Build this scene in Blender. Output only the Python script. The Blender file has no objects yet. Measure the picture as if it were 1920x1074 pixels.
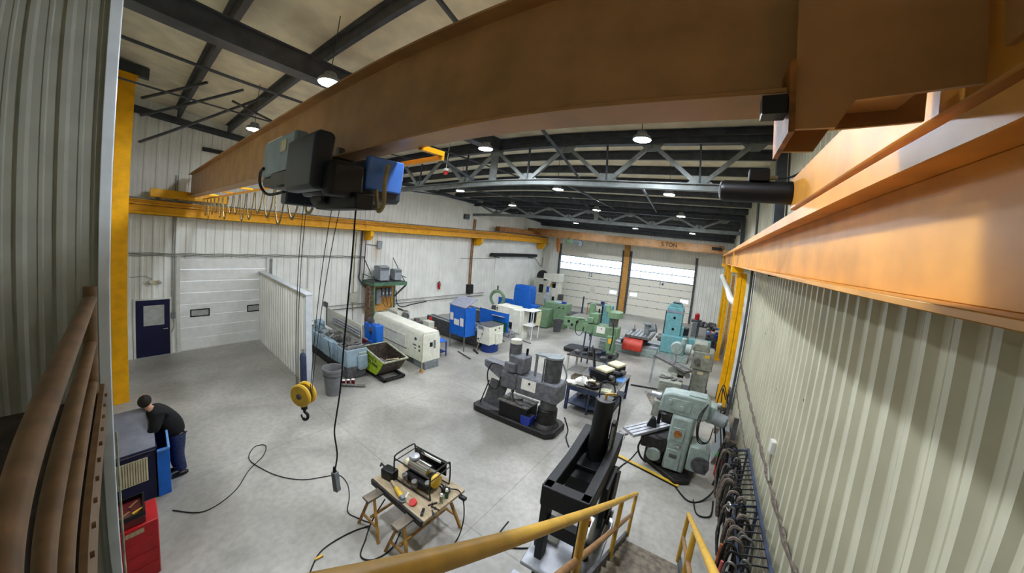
import bpy, math, random
from mathutils import Vector, Matrix, Euler
S = bpy.context.scene
COL = S.collection
PI = math.pi
random.seed(7)
# ------------------------------------------------------------------ camera (wide action lens, slightly shifted centre)
CAM = Vector((0.0, 0.0, 5.2))
YAW, PITCH, ROLL = 0.57962995, 0.04935892, 0.0907754
cd = bpy.data.cameras.new('camera')
cam = bpy.data.objects.new('camera', cd)
COL.objects.link(cam)
F = Vector((-math.sin(YAW)*math.cos(PITCH), math.cos(YAW)*math.cos(PITCH), -math.sin(PITCH)))
R0 = Vector((math.cos(YAW), math.sin(YAW), 0)); U0 = R0.cross(F)
Rr = R0*math.cos(ROLL)+U0*math.sin(ROLL); Ur = -R0*math.sin(ROLL)+U0*math.cos(ROLL)
cam.matrix_world = Matrix(((Rr.x, Ur.x, -F.x, CAM.x), (Rr.y, Ur.y, -F.y, CAM.y), (Rr.z, Ur.z, -F.z, CAM.z), (0, 0, 0, 1)))
cd.type = 'PANO'
cd.panorama_type = 'FISHEYE_LENS_POLYNOMIAL'
cd.sensor_fit = 'HORIZONTAL'
cd.sensor_width, cd.sensor_height = 1.92, 1.074
cd.fisheye_polynomial_k0 = 0.0
cd.fisheye_polynomial_k1 = -1.38770844
cd.fisheye_polynomial_k2 = -1.4239385
cd.fisheye_polynomial_k3 = 2.94387757
cd.fisheye_polynomial_k4 = -1.28328464
cd.fisheye_fov = PI
cd.shift_x = -0.00886844/1.92
cd.shift_y = -0.05313576/1.074
cd.clip_start = 0.02; cd.clip_end = 200
S.camera = cam
# ------------------------------------------------------------------ view, world
S.view_settings.view_transform = 'Standard'; S.view_settings.look = 'None'
S.view_settings.gamma = 1; S.view_settings.use_curve_mapping = False
S.view_settings.exposure = 0.0
LAMP = 600.0
w = bpy.data.worlds.new('world'); S.world = w; w.use_nodes = True
wb = w.node_tree.nodes['Background']; wb.inputs[0].default_value = (0.72, 0.84, 1.0, 1); wb.inputs[1].default_value = 5.0
# ------------------------------------------------------------------ materials
MATS = {}
def mat(name, col, rough=0.5, metal=0.0, var=0.06, scale=6.0, col2=None, emit=None, bump=0.0, spec=0.4, thr=None, stretch=None):
    if name in MATS: return MATS[name]
    m = bpy.data.materials.new(name); m.use_nodes = True
    nt = m.node_tree; b = nt.nodes['Principled BSDF']
    if isinstance(col, int): pass
    c = tuple((x/255.0)**2.2 for x in col)
    b.inputs['Roughness'].default_value = rough; b.inputs['Metallic'].default_value = metal
    b.inputs['Specular IOR Level'].default_value = spec
    tc = nt.nodes.new('ShaderNodeTexCoord'); mp = nt.nodes.new('ShaderNodeMapping')
    nt.links.new(tc.outputs['Object'], mp.inputs[0])
    if stretch: mp.inputs['Scale'].default_value = stretch
    n = nt.nodes.new('ShaderNodeTexNoise'); n.inputs['Scale'].default_value = scale; n.inputs['Detail'].default_value = 6
    nt.links.new(mp.outputs[0], n.inputs['Vector'])
    r = nt.nodes.new('ShaderNodeValToRGB')
    c2 = tuple((x/255.0)**2.2 for x in col2) if col2 else tuple(x*(1-var*3) for x in c)
    c1 = c if col2 else tuple(min(1, x*(1+var)) for x in c)
    lo, hi = thr if thr else (0.35, 0.65)
    r.color_ramp.elements[0].position = lo; r.color_ramp.elements[1].position = hi
    r.color_ramp.elements[0].color = (*c2, 1); r.color_ramp.elements[1].color = (*c1, 1)
    nt.links.new(n.outputs['Fac'], r.inputs[0]); nt.links.new(r.outputs[0], b.inputs['Base Color'])
    if bump:
        bn = nt.nodes.new('ShaderNodeBump'); bn.inputs['Strength'].default_value = bump; bn.inputs['Distance'].default_value = 0.01
        nt.links.new(n.outputs['Fac'], bn.inputs['Height']); nt.links.new(bn.outputs[0], b.inputs['Normal'])
    if emit:
        b.inputs['Emission Color'].default_value = (*[(x/255.0)**2.2 for x in emit[0]], 1); b.inputs['Emission Strength'].default_value = emit[1]
    MATS[name] = m
    return m
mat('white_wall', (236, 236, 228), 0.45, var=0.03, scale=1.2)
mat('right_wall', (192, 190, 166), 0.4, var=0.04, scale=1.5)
mat('roof_lining', (236, 228, 202), 0.8, var=0.06, scale=2)
mat('steel_dark', (74, 78, 84), 0.5, 0.2, var=0.12, scale=4)
mat('steel_grey', (128, 134, 132), 0.45, 0.2, var=0.08, scale=4)
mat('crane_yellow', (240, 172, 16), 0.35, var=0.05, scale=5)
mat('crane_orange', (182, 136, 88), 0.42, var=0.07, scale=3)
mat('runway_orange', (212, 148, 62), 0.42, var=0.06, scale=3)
mat('crane_rust', (160, 104, 50), 0.6, var=0.2, scale=9)
mat('white_paint', (230, 230, 225), 0.35, var=0.02)
mat('door_cream', (238, 235, 220), 0.45, var=0.02)
mat('rail_shade', (116, 88, 58), 0.5, var=0.1, scale=8)  # yellow rail paint with the landing's shade mixed into the colour
mat('deck_dark', (64, 56, 50), 0.7, var=0.15)
mat('landing_wall_shaded', (146, 146, 134), 0.5, var=0.05, scale=3)  # white wall sheet greyed down, alcove shade put into its colour
mat('panel_white', (214, 214, 205), 0.4, var=0.03)
mat('trim_white', (205, 212, 216), 0.4, var=0.03)
mat('navy', (24, 26, 62), 0.4, var=0.08)
mat('black', (18, 18, 20), 0.4, var=0.1)
mat('black_steel', (20, 20, 23), 0.55, 0.0, var=0.2, scale=12)
mat('rubber', (22, 22, 22), 0.6, var=0.1)
mat('chrome', (200, 200, 200), 0.18, 1.0, var=0.04)
mat('bright_steel', (176, 179, 184), 0.32, 0.4, var=0.1)
mat('worn_steel', (118, 116, 112), 0.42, 0.3, var=0.2, scale=15)
mat('grease_dark', (44, 42, 42), 0.5, 0.1, var=0.3, scale=14)
mat('cast_grey', (122, 128, 130), 0.5, 0.1, var=0.08, scale=8)
mat('drill_grey', (104, 105, 110), 0.5, 0.1, var=0.12, scale=8)
mat('cast_grey_dark', (84, 84, 86), 0.55, 0.1, var=0.15, scale=8)
mat('mill_green', (146, 160, 154), 0.45, var=0.07, scale=7)
mat('mill_sage', (138, 142, 130), 0.5, var=0.1, scale=7)
mat('machine_green', (112, 140, 108), 0.45, var=0.07, scale=7)
mat('teal', (104, 156, 160), 0.45, var=0.06, scale=6)
mat('machine_blue', (30, 100, 196), 0.4, var=0.05, scale=6)
mat('blue_grey', (140, 160, 172), 0.45, var=0.05, scale=6)
mat('deep_blue', (28, 54, 120), 0.45, var=0.1, scale=6)
mat('machine_white', (220, 220, 204), 0.45, var=0.04, scale=5)
mat('machine_beige', (190, 190, 176), 0.45, var=0.04, scale=5)
mat('hood_grey', (128, 130, 142), 0.5, var=0.06, scale=6)
mat('lime', (158, 186, 44), 0.55, var=0.12, scale=9)
mat('hopper_rim', (172, 174, 146), 0.55, 0.1, var=0.15, scale=12)
mat('hopper_inside', (84, 74, 66), 0.7, 0.2, var=0.25, scale=14)
mat('bin_grey', (112, 112, 114), 0.55, var=0.05)
mat('red', (178, 28, 34), 0.4, var=0.08)
mat('dark_red', (96, 22, 30), 0.45, var=0.1)
mat('red_cover', (186, 62, 46), 0.4, var=0.08)
mat('orange_board', (204, 150, 78), 0.7, var=0.1, scale=3, stretch=(1, 1, 8))
mat('wood', (176, 158, 128), 0.7, var=0.1, scale=5, stretch=(1, 9, 1))
mat('wood_yellow', (178, 132, 62), 0.6, var=0.15, scale=7)
mat('wood_grey', (120, 110, 96), 0.8, var=0.15, scale=7)
mat('paper', (226, 224, 214), 0.8, var=0.03)
mat('green_frame', (84, 120, 94), 0.5, var=0.12)
mat('panel_grey', (150, 156, 162), 0.45, var=0.05)
mat('rack_blue', (62, 72, 96), 0.5, 0.1, var=0.15)
mat('rail_yellow', (214, 168, 66), 0.38, var=0.06, scale=8)
mat('rail_brown', (150, 112, 74), 0.45, var=0.1, scale=8)
mat('tread', (122, 112, 98), 0.7, 0.1, var=0.15, scale=12)
mat('skin', (196, 150, 124), 0.55, var=0.04)
mat('hair', (40, 32, 28), 0.7, var=0.2, scale=40)
mat('jeans', (44, 54, 86), 0.85, var=0.15, scale=25)
mat('black_cloth', (22, 21, 24), 0.9, var=0.15, scale=20)
mat('brass', (200, 160, 80), 0.35, 0.7)
mat('plastic_blue', (36, 56, 150), 0.4)
mat('hoist_blue', (44, 52, 66), 0.42, var=0.06)
mat('hoist_bright', (64, 110, 190), 0.35, var=0.05)
mat('cream', (212, 204, 168), 0.5, var=0.05)
mat('tool_yellow', (226, 182, 60), 0.45)
mat('bright_red', (210, 36, 34), 0.4)
mat('bottle_green', (30, 84, 58), 0.4)
mat('orange_copper', (206, 112, 60), 0.4, 0.3, var=0.1)
mat('pink', (206, 98, 98), 0.5)
mat('cable_grey', (150, 150, 142), 0.6)
mat('festoon', (150, 132, 88), 0.6, var=0.15)
mat('sling', (112, 100, 90), 0.8, var=0.2, scale=20)
mat('light_blue', (96, 142, 200), 0.4)
mat('heater', (60, 58, 56), 0.5, 0.3)
mat('window_grey', (170, 172, 166), 0.3)
mat('lamp_glass', (255, 255, 255), 0.4, emit=((236, 244, 255), LAMP))
mat('small_lamp', (255, 255, 255), 0.4, emit=((240, 246, 255), 40))
def stained_wall():
    m = MATS['white_wall'].copy(); m.name = 'stained_wall'; nt = m.node_tree; b = nt.nodes['Principled BSDF']; src = b.inputs['Base Color'].links[0].from_socket
    tc = nt.nodes.new('ShaderNodeTexCoord'); mp = nt.nodes.new('ShaderNodeMapping'); mp.vector_type = 'TEXTURE'; mp.inputs['Location'].default_value = (-15.7, 10.15, 4.15); mp.inputs['Scale'].default_value = (1, .42, .95)
    g = nt.nodes.new('ShaderNodeTexGradient'); g.gradient_type = 'SPHERICAL'; x = nt.nodes.new('ShaderNodeMix'); x.data_type = 'RGBA'; x.inputs[7].default_value = (.52, .36, .2, 1)
    k = nt.nodes.new('ShaderNodeMath'); k.operation = 'MULTIPLY'; k.inputs[1].default_value = .75
    nt.links.new(tc.outputs['Object'], mp.inputs[0]); nt.links.new(mp.outputs[0], g.inputs[0]); nt.links.new(g.outputs['Fac'], k.inputs[0]); nt.links.new(k.outputs[0], x.inputs[0]); nt.links.new(src, x.inputs[6]); nt.links.new(x.outputs[2], b.inputs['Base Color']); MATS['stained_wall'] = m
stained_wall()
def pane_mat():
    m = bpy.data.materials.new('clear_pane'); m.use_nodes = True; nt = m.node_tree; nt.nodes.clear()
    o = nt.nodes.new('ShaderNodeOutputMaterial'); t = nt.nodes.new('ShaderNodeBsdfTransparent'); g = nt.nodes.new('ShaderNodeBsdfGlossy'); x = nt.nodes.new('ShaderNodeMixShader')
    t.inputs[0].default_value = (0.9, 0.94, 0.97, 1); g.inputs['Roughness'].default_value = 0.1; x.inputs[0].default_value = 0.06
    nt.links.new(t.outputs[0], x.inputs[1]); nt.links.new(g.outputs[0], x.inputs[2]); nt.links.new(x.outputs[0], o.inputs[0]); MATS['clear_pane'] = m
pane_mat()
def floor_mat():
    m = bpy.data.materials.new('concrete'); m.use_nodes = True; nt = m.node_tree; b = nt.nodes['Principled BSDF']; N = nt.nodes.new; L = nt.links.new
    tc = N('ShaderNodeTexCoord')
    n1 = N('ShaderNodeTexNoise'); n1.inputs['Scale'].default_value = 0.55; n1.inputs['Detail'].default_value = 8; n1.inputs['Distortion'].default_value = 0.6
    n2 = N('ShaderNodeTexNoise'); n2.inputs['Scale'].default_value = 9; n2.inputs['Detail'].default_value = 6
    L(tc.outputs['Object'], n1.inputs[0]); L(tc.outputs['Object'], n2.inputs[0])
    r1 = N('ShaderNodeValToRGB'); e = r1.color_ramp.elements
    e[0].position = 0.32; e[0].color = (0.25, 0.24, 0.215, 1); e[1].position = 0.66; e[1].color = (0.43, 0.415, 0.38, 1)
    L(n1.outputs[0], r1.inputs[0])
    r2 = N('ShaderNodeValToRGB'); e = r2.color_ramp.elements
    e[0].position = 0.3; e[0].color = (0.82, 0.82, 0.82, 1); e[1].position = 0.6; e[1].color = (1, 1, 1, 1)
    L(n2.outputs[0], r2.inputs[0])
    mx = N('ShaderNodeMix'); mx.data_type = 'RGBA'; mx.blend_type = 'MULTIPLY'; mx.inputs[0].default_value = 1
    L(r1.outputs[0], mx.inputs[6]); L(r2.outputs[0], mx.inputs[7]); L(mx.outputs[2], b.inputs['Base Color'])
    sp = N('ShaderNodeSeparateXYZ'); L(tc.outputs['Object'], sp.inputs[0])
    last = mx.outputs[2]
    for ax, off in (('X', 7.65), ('Y', -3.8)):
        a1 = N('ShaderNodeMath'); a1.operation = 'ADD'; a1.inputs[1].default_value = off; L(sp.outputs[ax], a1.inputs[0])
        a2 = N('ShaderNodeMath'); a2.operation = 'PINGPONG'; a2.inputs[1].default_value = 2.35; L(a1.outputs[0], a2.inputs[0])
        a3 = N('ShaderNodeMath'); a3.operation = 'LESS_THAN'; a3.inputs[1].default_value = 0.007; L(a2.outputs[0], a3.inputs[0])
        m3 = N('ShaderNodeMix'); m3.data_type = 'RGBA'; m3.blend_type = 'MULTIPLY'; m3.inputs[7].default_value = (0.62, 0.6, 0.57, 1)
        L(a3.outputs[0], m3.inputs[0]); L(last, m3.inputs[6]); last = m3.outputs[2]
    n4 = N('ShaderNodeTexNoise'); n4.inputs['Scale'].default_value = 0.23; n4.inputs['Detail'].default_value = 4; L(tc.outputs['Object'], n4.inputs[0])
    r4 = N('ShaderNodeValToRGB'); e = r4.color_ramp.elements
    e[0].position = 0.38; e[0].color = (0.74, 0.73, 0.71, 1); e[1].position = 0.56; e[1].color = (1.06, 1.05, 1.02, 1); L(n4.outputs[0], r4.inputs[0])
    m4 = N('ShaderNodeMix'); m4.data_type = 'RGBA'; m4.blend_type = 'MULTIPLY'; m4.inputs[0].default_value = 1; L(last, m4.inputs[6]); L(r4.outputs[0], m4.inputs[7]); L(m4.outputs[2], b.inputs['Base Color'])
    rr = N('ShaderNodeMapRange'); rr.inputs[3].default_value = 0.28; rr.inputs[4].default_value = 0.5; L(n1.outputs[0], rr.inputs[0]); L(rr.outputs[0], b.inputs['Roughness'])
    MATS['concrete'] = m
floor_mat()
# ------------------------------------------------------------------ mesh builder
class MB:
    def __init__(s): s.v = []; s.f = []
    def add(s, vs, fs):
        o = len(s.v); s.v += [tuple(v) for v in vs]; s.f += [[i+o for i in f] for f in fs]; return s
    def box(s, x0, x1, y0, y1, z0, z1):
        return s.add([(x0,y0,z0),(x1,y0,z0),(x1,y1,z0),(x0,y1,z0),(x0,y0,z1),(x1,y0,z1),(x1,y1,z1),(x0,y1,z1)],
                     [(3,2,1,0),(4,5,6,7),(0,1,5,4),(1,2,6,5),(2,3,7,6),(3,0,4,7)])
    def obox(s, c, size, rot=(0,0,0)):
        m = Euler(rot).to_matrix(); c = Vector(c); a, b, d = [q/2 for q in size]
        vs = [c+m@Vector(p) for p in [(-a,-b,-d),(a,-b,-d),(a,b,-d),(-a,b,-d),(-a,-b,d),(a,-b,d),(a,b,d),(-a,b,d)]]
        return s.add(vs, [(3,2,1,0),(4,5,6,7),(0,1,5,4),(1,2,6,5),(2,3,7,6),(3,0,4,7)])
    def bar(s, p, q, wd, ht=None, up=(0,0,1)):
        p = Vector(p); q = Vector(q); ht = ht or wd; d = (q-p).normalized(); u = Vector(up)
        if abs(d.dot(u)) > 0.99: u = Vector((0,1,0))
        x = d.cross(u).normalized(); z = x.cross(d); x *= wd/2; z *= ht/2
        vs = [p-x-z, p+x-z, p+x+z, p-x+z, q-x-z, q+x-z, q+x+z, q-x+z]
        return s.add(vs, [(0,1,2,3),(7,6,5,4),(0,4,5,1),(1,5,6,2),(2,6,7,3),(3,7,4,0)])
    def cyl(s, p, q, r, r2=None, n=16):
        p = Vector(p); q = Vector(q); r2 = r if r2 is None else r2; d = (q-p).normalized()
        u = Vector((0,0,1)) if abs(d.z) < 0.9 else Vector((1,0,0)); x = d.cross(u).normalized(); y = d.cross(x)
        vs = []
        for c, rad in ((p, r), (q, r2)):
            vs += [c+(x*math.cos(2*PI*i/n)+y*math.sin(2*PI*i/n))*rad for i in range(n)]
        return s.add(vs, [(i, (i+1) % n, n+(i+1) % n, n+i) for i in range(n)]+[tuple(range(n-1,-1,-1)), tuple(range(n, 2*n))])
    def tube(s, pts, r, n=8, closed=False):
        pts = [Vector(p) for p in pts]; k = len(pts); rings = []; prev = None
        for i, p in enumerate(pts):
            if closed: d = pts[(i+1) % k]-pts[i-1]
            else: d = pts[min(i+1, k-1)]-pts[max(i-1, 0)]
            d.normalize()
            if prev is None:
                u = Vector((0,0,1)) if abs(d.z) < 0.9 else Vector((1,0,0)); x = d.cross(u).normalized()
            else:
                x = prev-d*prev.dot(d); x.normalize()
            prev = x; y = d.cross(x)
            rad = r[i] if isinstance(r, (list, tuple)) else r
            rings.append([p+(x*math.cos(2*PI*j/n)+y*math.sin(2*PI*j/n))*rad for j in range(n)])
        fs = []; m = k if closed else k-1
        for i in range(m):
            a = i*n; b = ((i+1) % k)*n
            fs += [(a+j, a+(j+1) % n, b+(j+1) % n, b+j) for j in range(n)]
        if not closed: fs += [tuple(range(n-1,-1,-1)), tuple(range((k-1)*n, k*n))]
        return s.add([v for g in rings for v in g], fs)
    def prism(s, poly, axis, a, b):
        n = len(poly)
        def P(u, v, t): return {'x': (t, u, v), 'y': (u, t, v), 'z': (u, v, t)}[axis]
        ar = sum(poly[i][0]*poly[(i+1) % n][1]-poly[(i+1) % n][0]*poly[i][1] for i in range(n))
        flip = (ar < 0) != (axis == 'y')
        vs = [P(u, v, a) for u, v in poly]+[P(u, v, b) for u, v in poly]
        fs = [(i, (i+1) % n, n+(i+1) % n, n+i) for i in range(n)]+[tuple(range(n-1,-1,-1)), tuple(range(n, 2*n))]
        if b < a: flip = not flip
        if flip: fs = [tuple(reversed(f)) for f in fs]
        return s.add(vs, fs)
    def lathe(s, prof, c=(0,0,0), n=24, axis='z', sc=(1,1)):
        vs = []; c = Vector(c)
        for r, h in prof:
            for i in range(n):
                a = 2*PI*i/n; x, y = r*math.cos(a)*sc[0], r*math.sin(a)*sc[1]
                vs.append(c+Vector({'z': (x, y, h), 'x': (h, x, y), 'y': (y, h, x)}[axis]))
        k = len(prof); fs = []
        for j in range(k-1):
            fs += [(j*n+i, j*n+(i+1) % n, (j+1)*n+(i+1) % n, (j+1)*n+i) for i in range(n)]
        fs += [tuple(range(n-1,-1,-1)), tuple(range((k-1)*n, k*n))]
        return s.add(vs, fs)
    def sph(s, c, r, n=14, sc=(1,1,1)):
        k = n//2; prof = [(max(1e-4, math.sin(PI*j/k)), -math.cos(PI*j/k)) for j in range(k+1)]; o = len(s.v); s.lathe(prof, (0,0,0), n)
        for i in range(o, len(s.v)):
            v = s.v[i]; s.v[i] = (c[0]+v[0]*r*sc[0], c[1]+v[1]*r*sc[1], c[2]+v[2]*r*sc[2])
        return s
    def xf(s, loc=(0,0,0), rot=(0,0,0), o=0):
        m = Euler(rot).to_matrix(); l = Vector(loc)
        for i in range(o, len(s.v)): s.v[i] = tuple(m@Vector(s.v[i])+l)
        return s
    def build(s, name, m, parent=None, bev=0.0, label=None, seg=1, sub=0):
        me = bpy.data.meshes.new(name); me.from_pydata(s.v, [], s.f); me.validate(); me.update()
        me.polygons.foreach_set('use_smooth', [True]*len(me.polygons))
        me.set_sharp_from_angle(angle=math.radians(38))
        me.materials.append(MATS[m] if isinstance(m, str) else m)
        o = bpy.data.objects.new(name, me); COL.objects.link(o)
        if parent: o.parent = parent
        if bev:
            b = o.modifiers.new('bevel', 'BEVEL'); b.width = bev; b.segments = seg; b.limit_method = 'ANGLE'; b.angle_limit = math.radians(40)
        if sub:
            b = o.modifiers.new('sub', 'SUBSURF'); b.levels = sub; b.render_levels = sub
        if label: o['label'] = label
        return o
def thing(name, label, cat, loc=(0,0,0), rz=0.0, group=None, rot=None):
    o = bpy.data.objects.new(name, None); COL.objects.link(o); o.empty_display_size = 0.1
    o.location = loc; o.rotation_euler = rot if rot else (0, 0, rz); o['label'] = label; o['category'] = cat
    if group: o['group'] = group
    return o
def tag(o, label, cat, group=None, kind=None):
    if kind: o['kind'] = kind
    if label: o['label'] = label
    if cat: o['category'] = cat
    if group: o['group'] = group
    return o
def struct(o, label=None):
    o['kind'] = 'structure'
    if label: o['label'] = label
    return o
def dup(o, parent=None, loc=None, rz=None, label=None, group=None):
    c = o.copy(); COL.objects.link(c)
    if parent: c.parent = parent
    for ch in [x for x in bpy.data.objects if x.parent == o and x != c]: dup(ch, c)
    if loc is not None: c.location = loc
    if rz is not None: c.rotation_euler = (0, 0, rz)
    if label: c['label'] = label
    if group: c['group'] = group
    return c
def text_part(txt, size, m, parent, loc, rot, depth=0.004, name='lettering'):
    cu = bpy.data.curves.new('t', 'FONT'); cu.body = txt; cu.size = size; cu.extrude = depth; cu.align_x = 'CENTER'; cu.align_y = 'CENTER'; cu.offset = size*0.012
    t = bpy.data.objects.new('t', cu); COL.objects.link(t)
    dg = bpy.context.evaluated_depsgraph_get(); me = bpy.data.meshes.new_from_object(t.evaluated_get(dg))
    COL.objects.unlink(t); bpy.data.objects.remove(t)
    me.materials.clear(); me.materials.append(MATS[m]); o = bpy.data.objects.new(name, me); COL.objects.link(o)
    o.parent = parent; o.location = loc; o.rotation_euler = rot
    return o
def smooth_path(pts, k=6):
    P = [Vector(p) for p in pts]; out = []
    for i in range(len(P)-1):
        p0 = P[max(i-1, 0)]; p1 = P[i]; p2 = P[i+1]; p3 = P[min(i+2, len(P)-1)]
        for j in range(k):
            t = j/k
            out.append(0.5*((2*p1)+(p2-p0)*t+(2*p0-5*p1+4*p2-p3)*t*t+(3*p1-p0-3*p2+p3)*t**3))
    out.append(P[-1]); return out
def cable(name, pts, r, m, label, cat='cable', parent=None, group=None, n=6, k=6):
    o = MB().tube(smooth_path(pts, k), r, n).build(name, m, parent)
    if not parent: tag(o, label, cat, group)
    return o
# ================================================================== building shell
XL, XR, YF, YN = -15.74, 1.5, 28.2, -0.7
def roof(y): return 9.0-0.066*y
def corr(mb, axis, fixed, a0, a1, z0, z1, inward, pitch=0.3, dep=0.03, rib=0.05, z1b=None, phase=0.0):
    """corrugated sheet: ribs stand out towards inward (+1/-1)"""
    prof = [(a0, 0)]
    k = math.floor((a0-phase)/pitch)
    a = k*pitch+phase
    while a < a1+pitch:
        for da, h in ((-rib, 0), (-rib*0.45, dep), (rib*0.45, dep), (rib, 0)):
            t = a+da
            if a0 < t < a1: prof.append((t, h))
        t = a+pitch/2
        for da, h in ((-0.015, 0), (-0.008, 0.006), (0.008, 0.006), (0.015, 0)):
            if a0 < t+da < a1: prof.append((t+da, h))
        a += pitch
    prof.append((a1, 0))
    vs = []; n = len(prof)
    for (t, h) in prof:
        zt = z1 if z1b is None else z1+(z1b-z1)*(t-a0)/(a1-a0)
        for z in (z0, zt):
            vs.append((t, fixed+inward*h, z) if axis == 'x' else (fixed+inward*h, t, z))
    for (t, h) in prof:
        zt = z1 if z1b is None else z1+(z1b-z1)*(t-a0)/(a1-a0)
        for z in (z0, zt):
            vs.append((t, fixed-inward*0.06, z) if axis == 'x' else (fixed-inward*0.06, t, z))
    fs = []
    for i in range(n-1):
        a, b = 2*i, 2*i+2; f = (a, b, b+1, a+1)
        if (axis == 'x') == (inward > 0): f = f[::-1]
        fs.append(f); fs.append(tuple(q+2*n for q in f[::-1]))
    return mb.add(vs, fs)
# floor
fl = MB().box(-16, 1.8, -2.2, 28.6, -0.15, 0).build('floor', 'concrete'); struct(fl)
# left wall with openings: door_1 y .14-1.06 z<2.1 ; door_2 y 1.3-4.33 z<3.6
m = MB()
corr(m, 'y', XL, YN, 0.12, 0, 9.05, 1)
corr(m, 'y', XL, 0.12, 1.06, 2.12, 9.0, 1)
corr(m, 'y', XL, 1.06, 1.30, 0, 9.0, 1)
corr(m, 'y', XL, 1.30, 4.34, 3.6, 9.0, 1, z1b=8.75)
corr(m, 'y', XL, 4.34, YF, 0, 8.75, 1, z1b=7.2)
struct(m.build('wall_left', 'stained_wall'))
# far wall, openings x -13.9..-7.75, -7.0..-1.35, z<4.85
DZ = 4.85
m = MB()
for a, b, z0 in ((XL, -13.9, 0), (-13.9, -7.75, DZ), (-7.75, -7.0, 0), (-7.0, -1.35, DZ), (-1.35, XR, 0)):
    corr(m, 'x', YF, a, b, z0, 7.25, -1)
struct(m.build('wall_far', 'white_wall'))
# right wall
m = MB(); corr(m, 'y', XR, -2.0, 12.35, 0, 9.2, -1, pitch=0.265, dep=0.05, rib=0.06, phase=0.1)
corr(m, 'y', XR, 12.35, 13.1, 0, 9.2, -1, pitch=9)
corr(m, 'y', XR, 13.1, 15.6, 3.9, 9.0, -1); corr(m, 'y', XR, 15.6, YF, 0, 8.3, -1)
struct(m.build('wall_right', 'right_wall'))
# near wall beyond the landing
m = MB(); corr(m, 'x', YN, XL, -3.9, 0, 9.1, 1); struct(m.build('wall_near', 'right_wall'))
# end wall of the landing enclosure (faces +x), its white edge trim, and the wall behind the camera
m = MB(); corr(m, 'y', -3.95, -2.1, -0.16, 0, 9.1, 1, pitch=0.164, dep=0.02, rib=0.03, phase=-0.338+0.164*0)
struct(m.build('wall_left_landing', 'landing_wall_shaded'))
struct(MB().box(-4.02, -3.9, -0.16, -0.1, 0, 9.1).build('trim_1', 'trim_white', bev=0.004))
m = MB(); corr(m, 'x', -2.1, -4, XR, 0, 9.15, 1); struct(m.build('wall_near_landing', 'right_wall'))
struct(MB().prism([(-2.2, roof(-2.2)), (28.7, roof(28.7)), (28.7, roof(28.7)+.12), (-2.2, roof(-2.2)+.12)], 'x', -16, 1.7).build('ceiling', 'roof_lining'))
struct(MB().box(-3.94, XR, -2.1, -.3, 7.1, 7.2).build('ceiling_shade_added', 'roof_lining'))  # unseen soffit added to shade the landing and cut bounced light
# flashing between ribs and column on the right wall
struct(MB().box(XR-.035, XR-.005, 12.4, 12.46, 0, 5.1).build('trim_2', 'panel_white'))
# ------------------------------------------------------------------ door_1 (navy) in the left wall
d = MB().box(XL-.06, XL+.03, 0.16, 1.03, 0.01, 2.08).build('door_1', 'navy', bev=.005); struct(d)
MB().box(XL+.03, XL+.038, 0.35, .88, 1.15, 1.88).build('window_pane', 'window_grey', d)
MB().cyl((XL+.03, .95, 1.0), (XL+.09, .95, 1.0), .022).bar((XL+.085, .96, 1.0), (XL+.085, .84, 1.0), .025).build('door_handle', 'chrome', d)
m = MB().box(XL-.03, XL+.05, .10, .16, 0, 2.14).box(XL-.03, XL+.05, 1.03, 1.09, 0, 2.14).box(XL-.03, XL+.05, .16, 1.03, 2.08, 2.14)
struct(m.build('trim_3', 'panel_white', bev=.004))
# door_2 sectional in the left wall
m = MB(); nsec = 8; h = 3.6/nsec
for i in range(nsec):
    z0 = i*h; m.prism([(1.32, z0+.004), (4.32, z0+.004), (4.32, z0+h-.004), (1.32, z0+h-.004)], 'x', XL-.08, XL-.03)
    for j in range(1, 4): m.box(XL-.034, XL-.026, 1.32, 4.32, z0+h*j/4-.006, z0+h*j/4+.006)
d = m.build('door_2', 'white_paint'); struct(d)
for y in (1.62, 3.58):
    g = MB()
    for a, b, c, e in ((y, y+.62, 1.3, 1.34), (y, y+.62, 1.56, 1.60), (y, y+.04, 1.3, 1.6), (y+.58, y+.62, 1.3, 1.6)): g.box(XL-.03, XL-.01, a, b, c, e)
    fr = g.build('window_frame', 'black', d); MB().box(XL-.028, XL-.022, y+.04, y+.58, 1.34, 1.56).build('window_pane', 'window_grey', fr)
m = MB().box(XL-.05, XL+.07, 1.2, 1.32, 0, 3.66).box(XL-.05, XL+.07, 4.32, 4.44, 0, 3.66)
struct(m.build('trim_4', 'panel_white', bev=.004))
struct(MB().box(XL-.05, XL+.09, 4.44, 4.56, 0, 3.6).build('trim_5', 'steel_grey', bev=.004))
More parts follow.
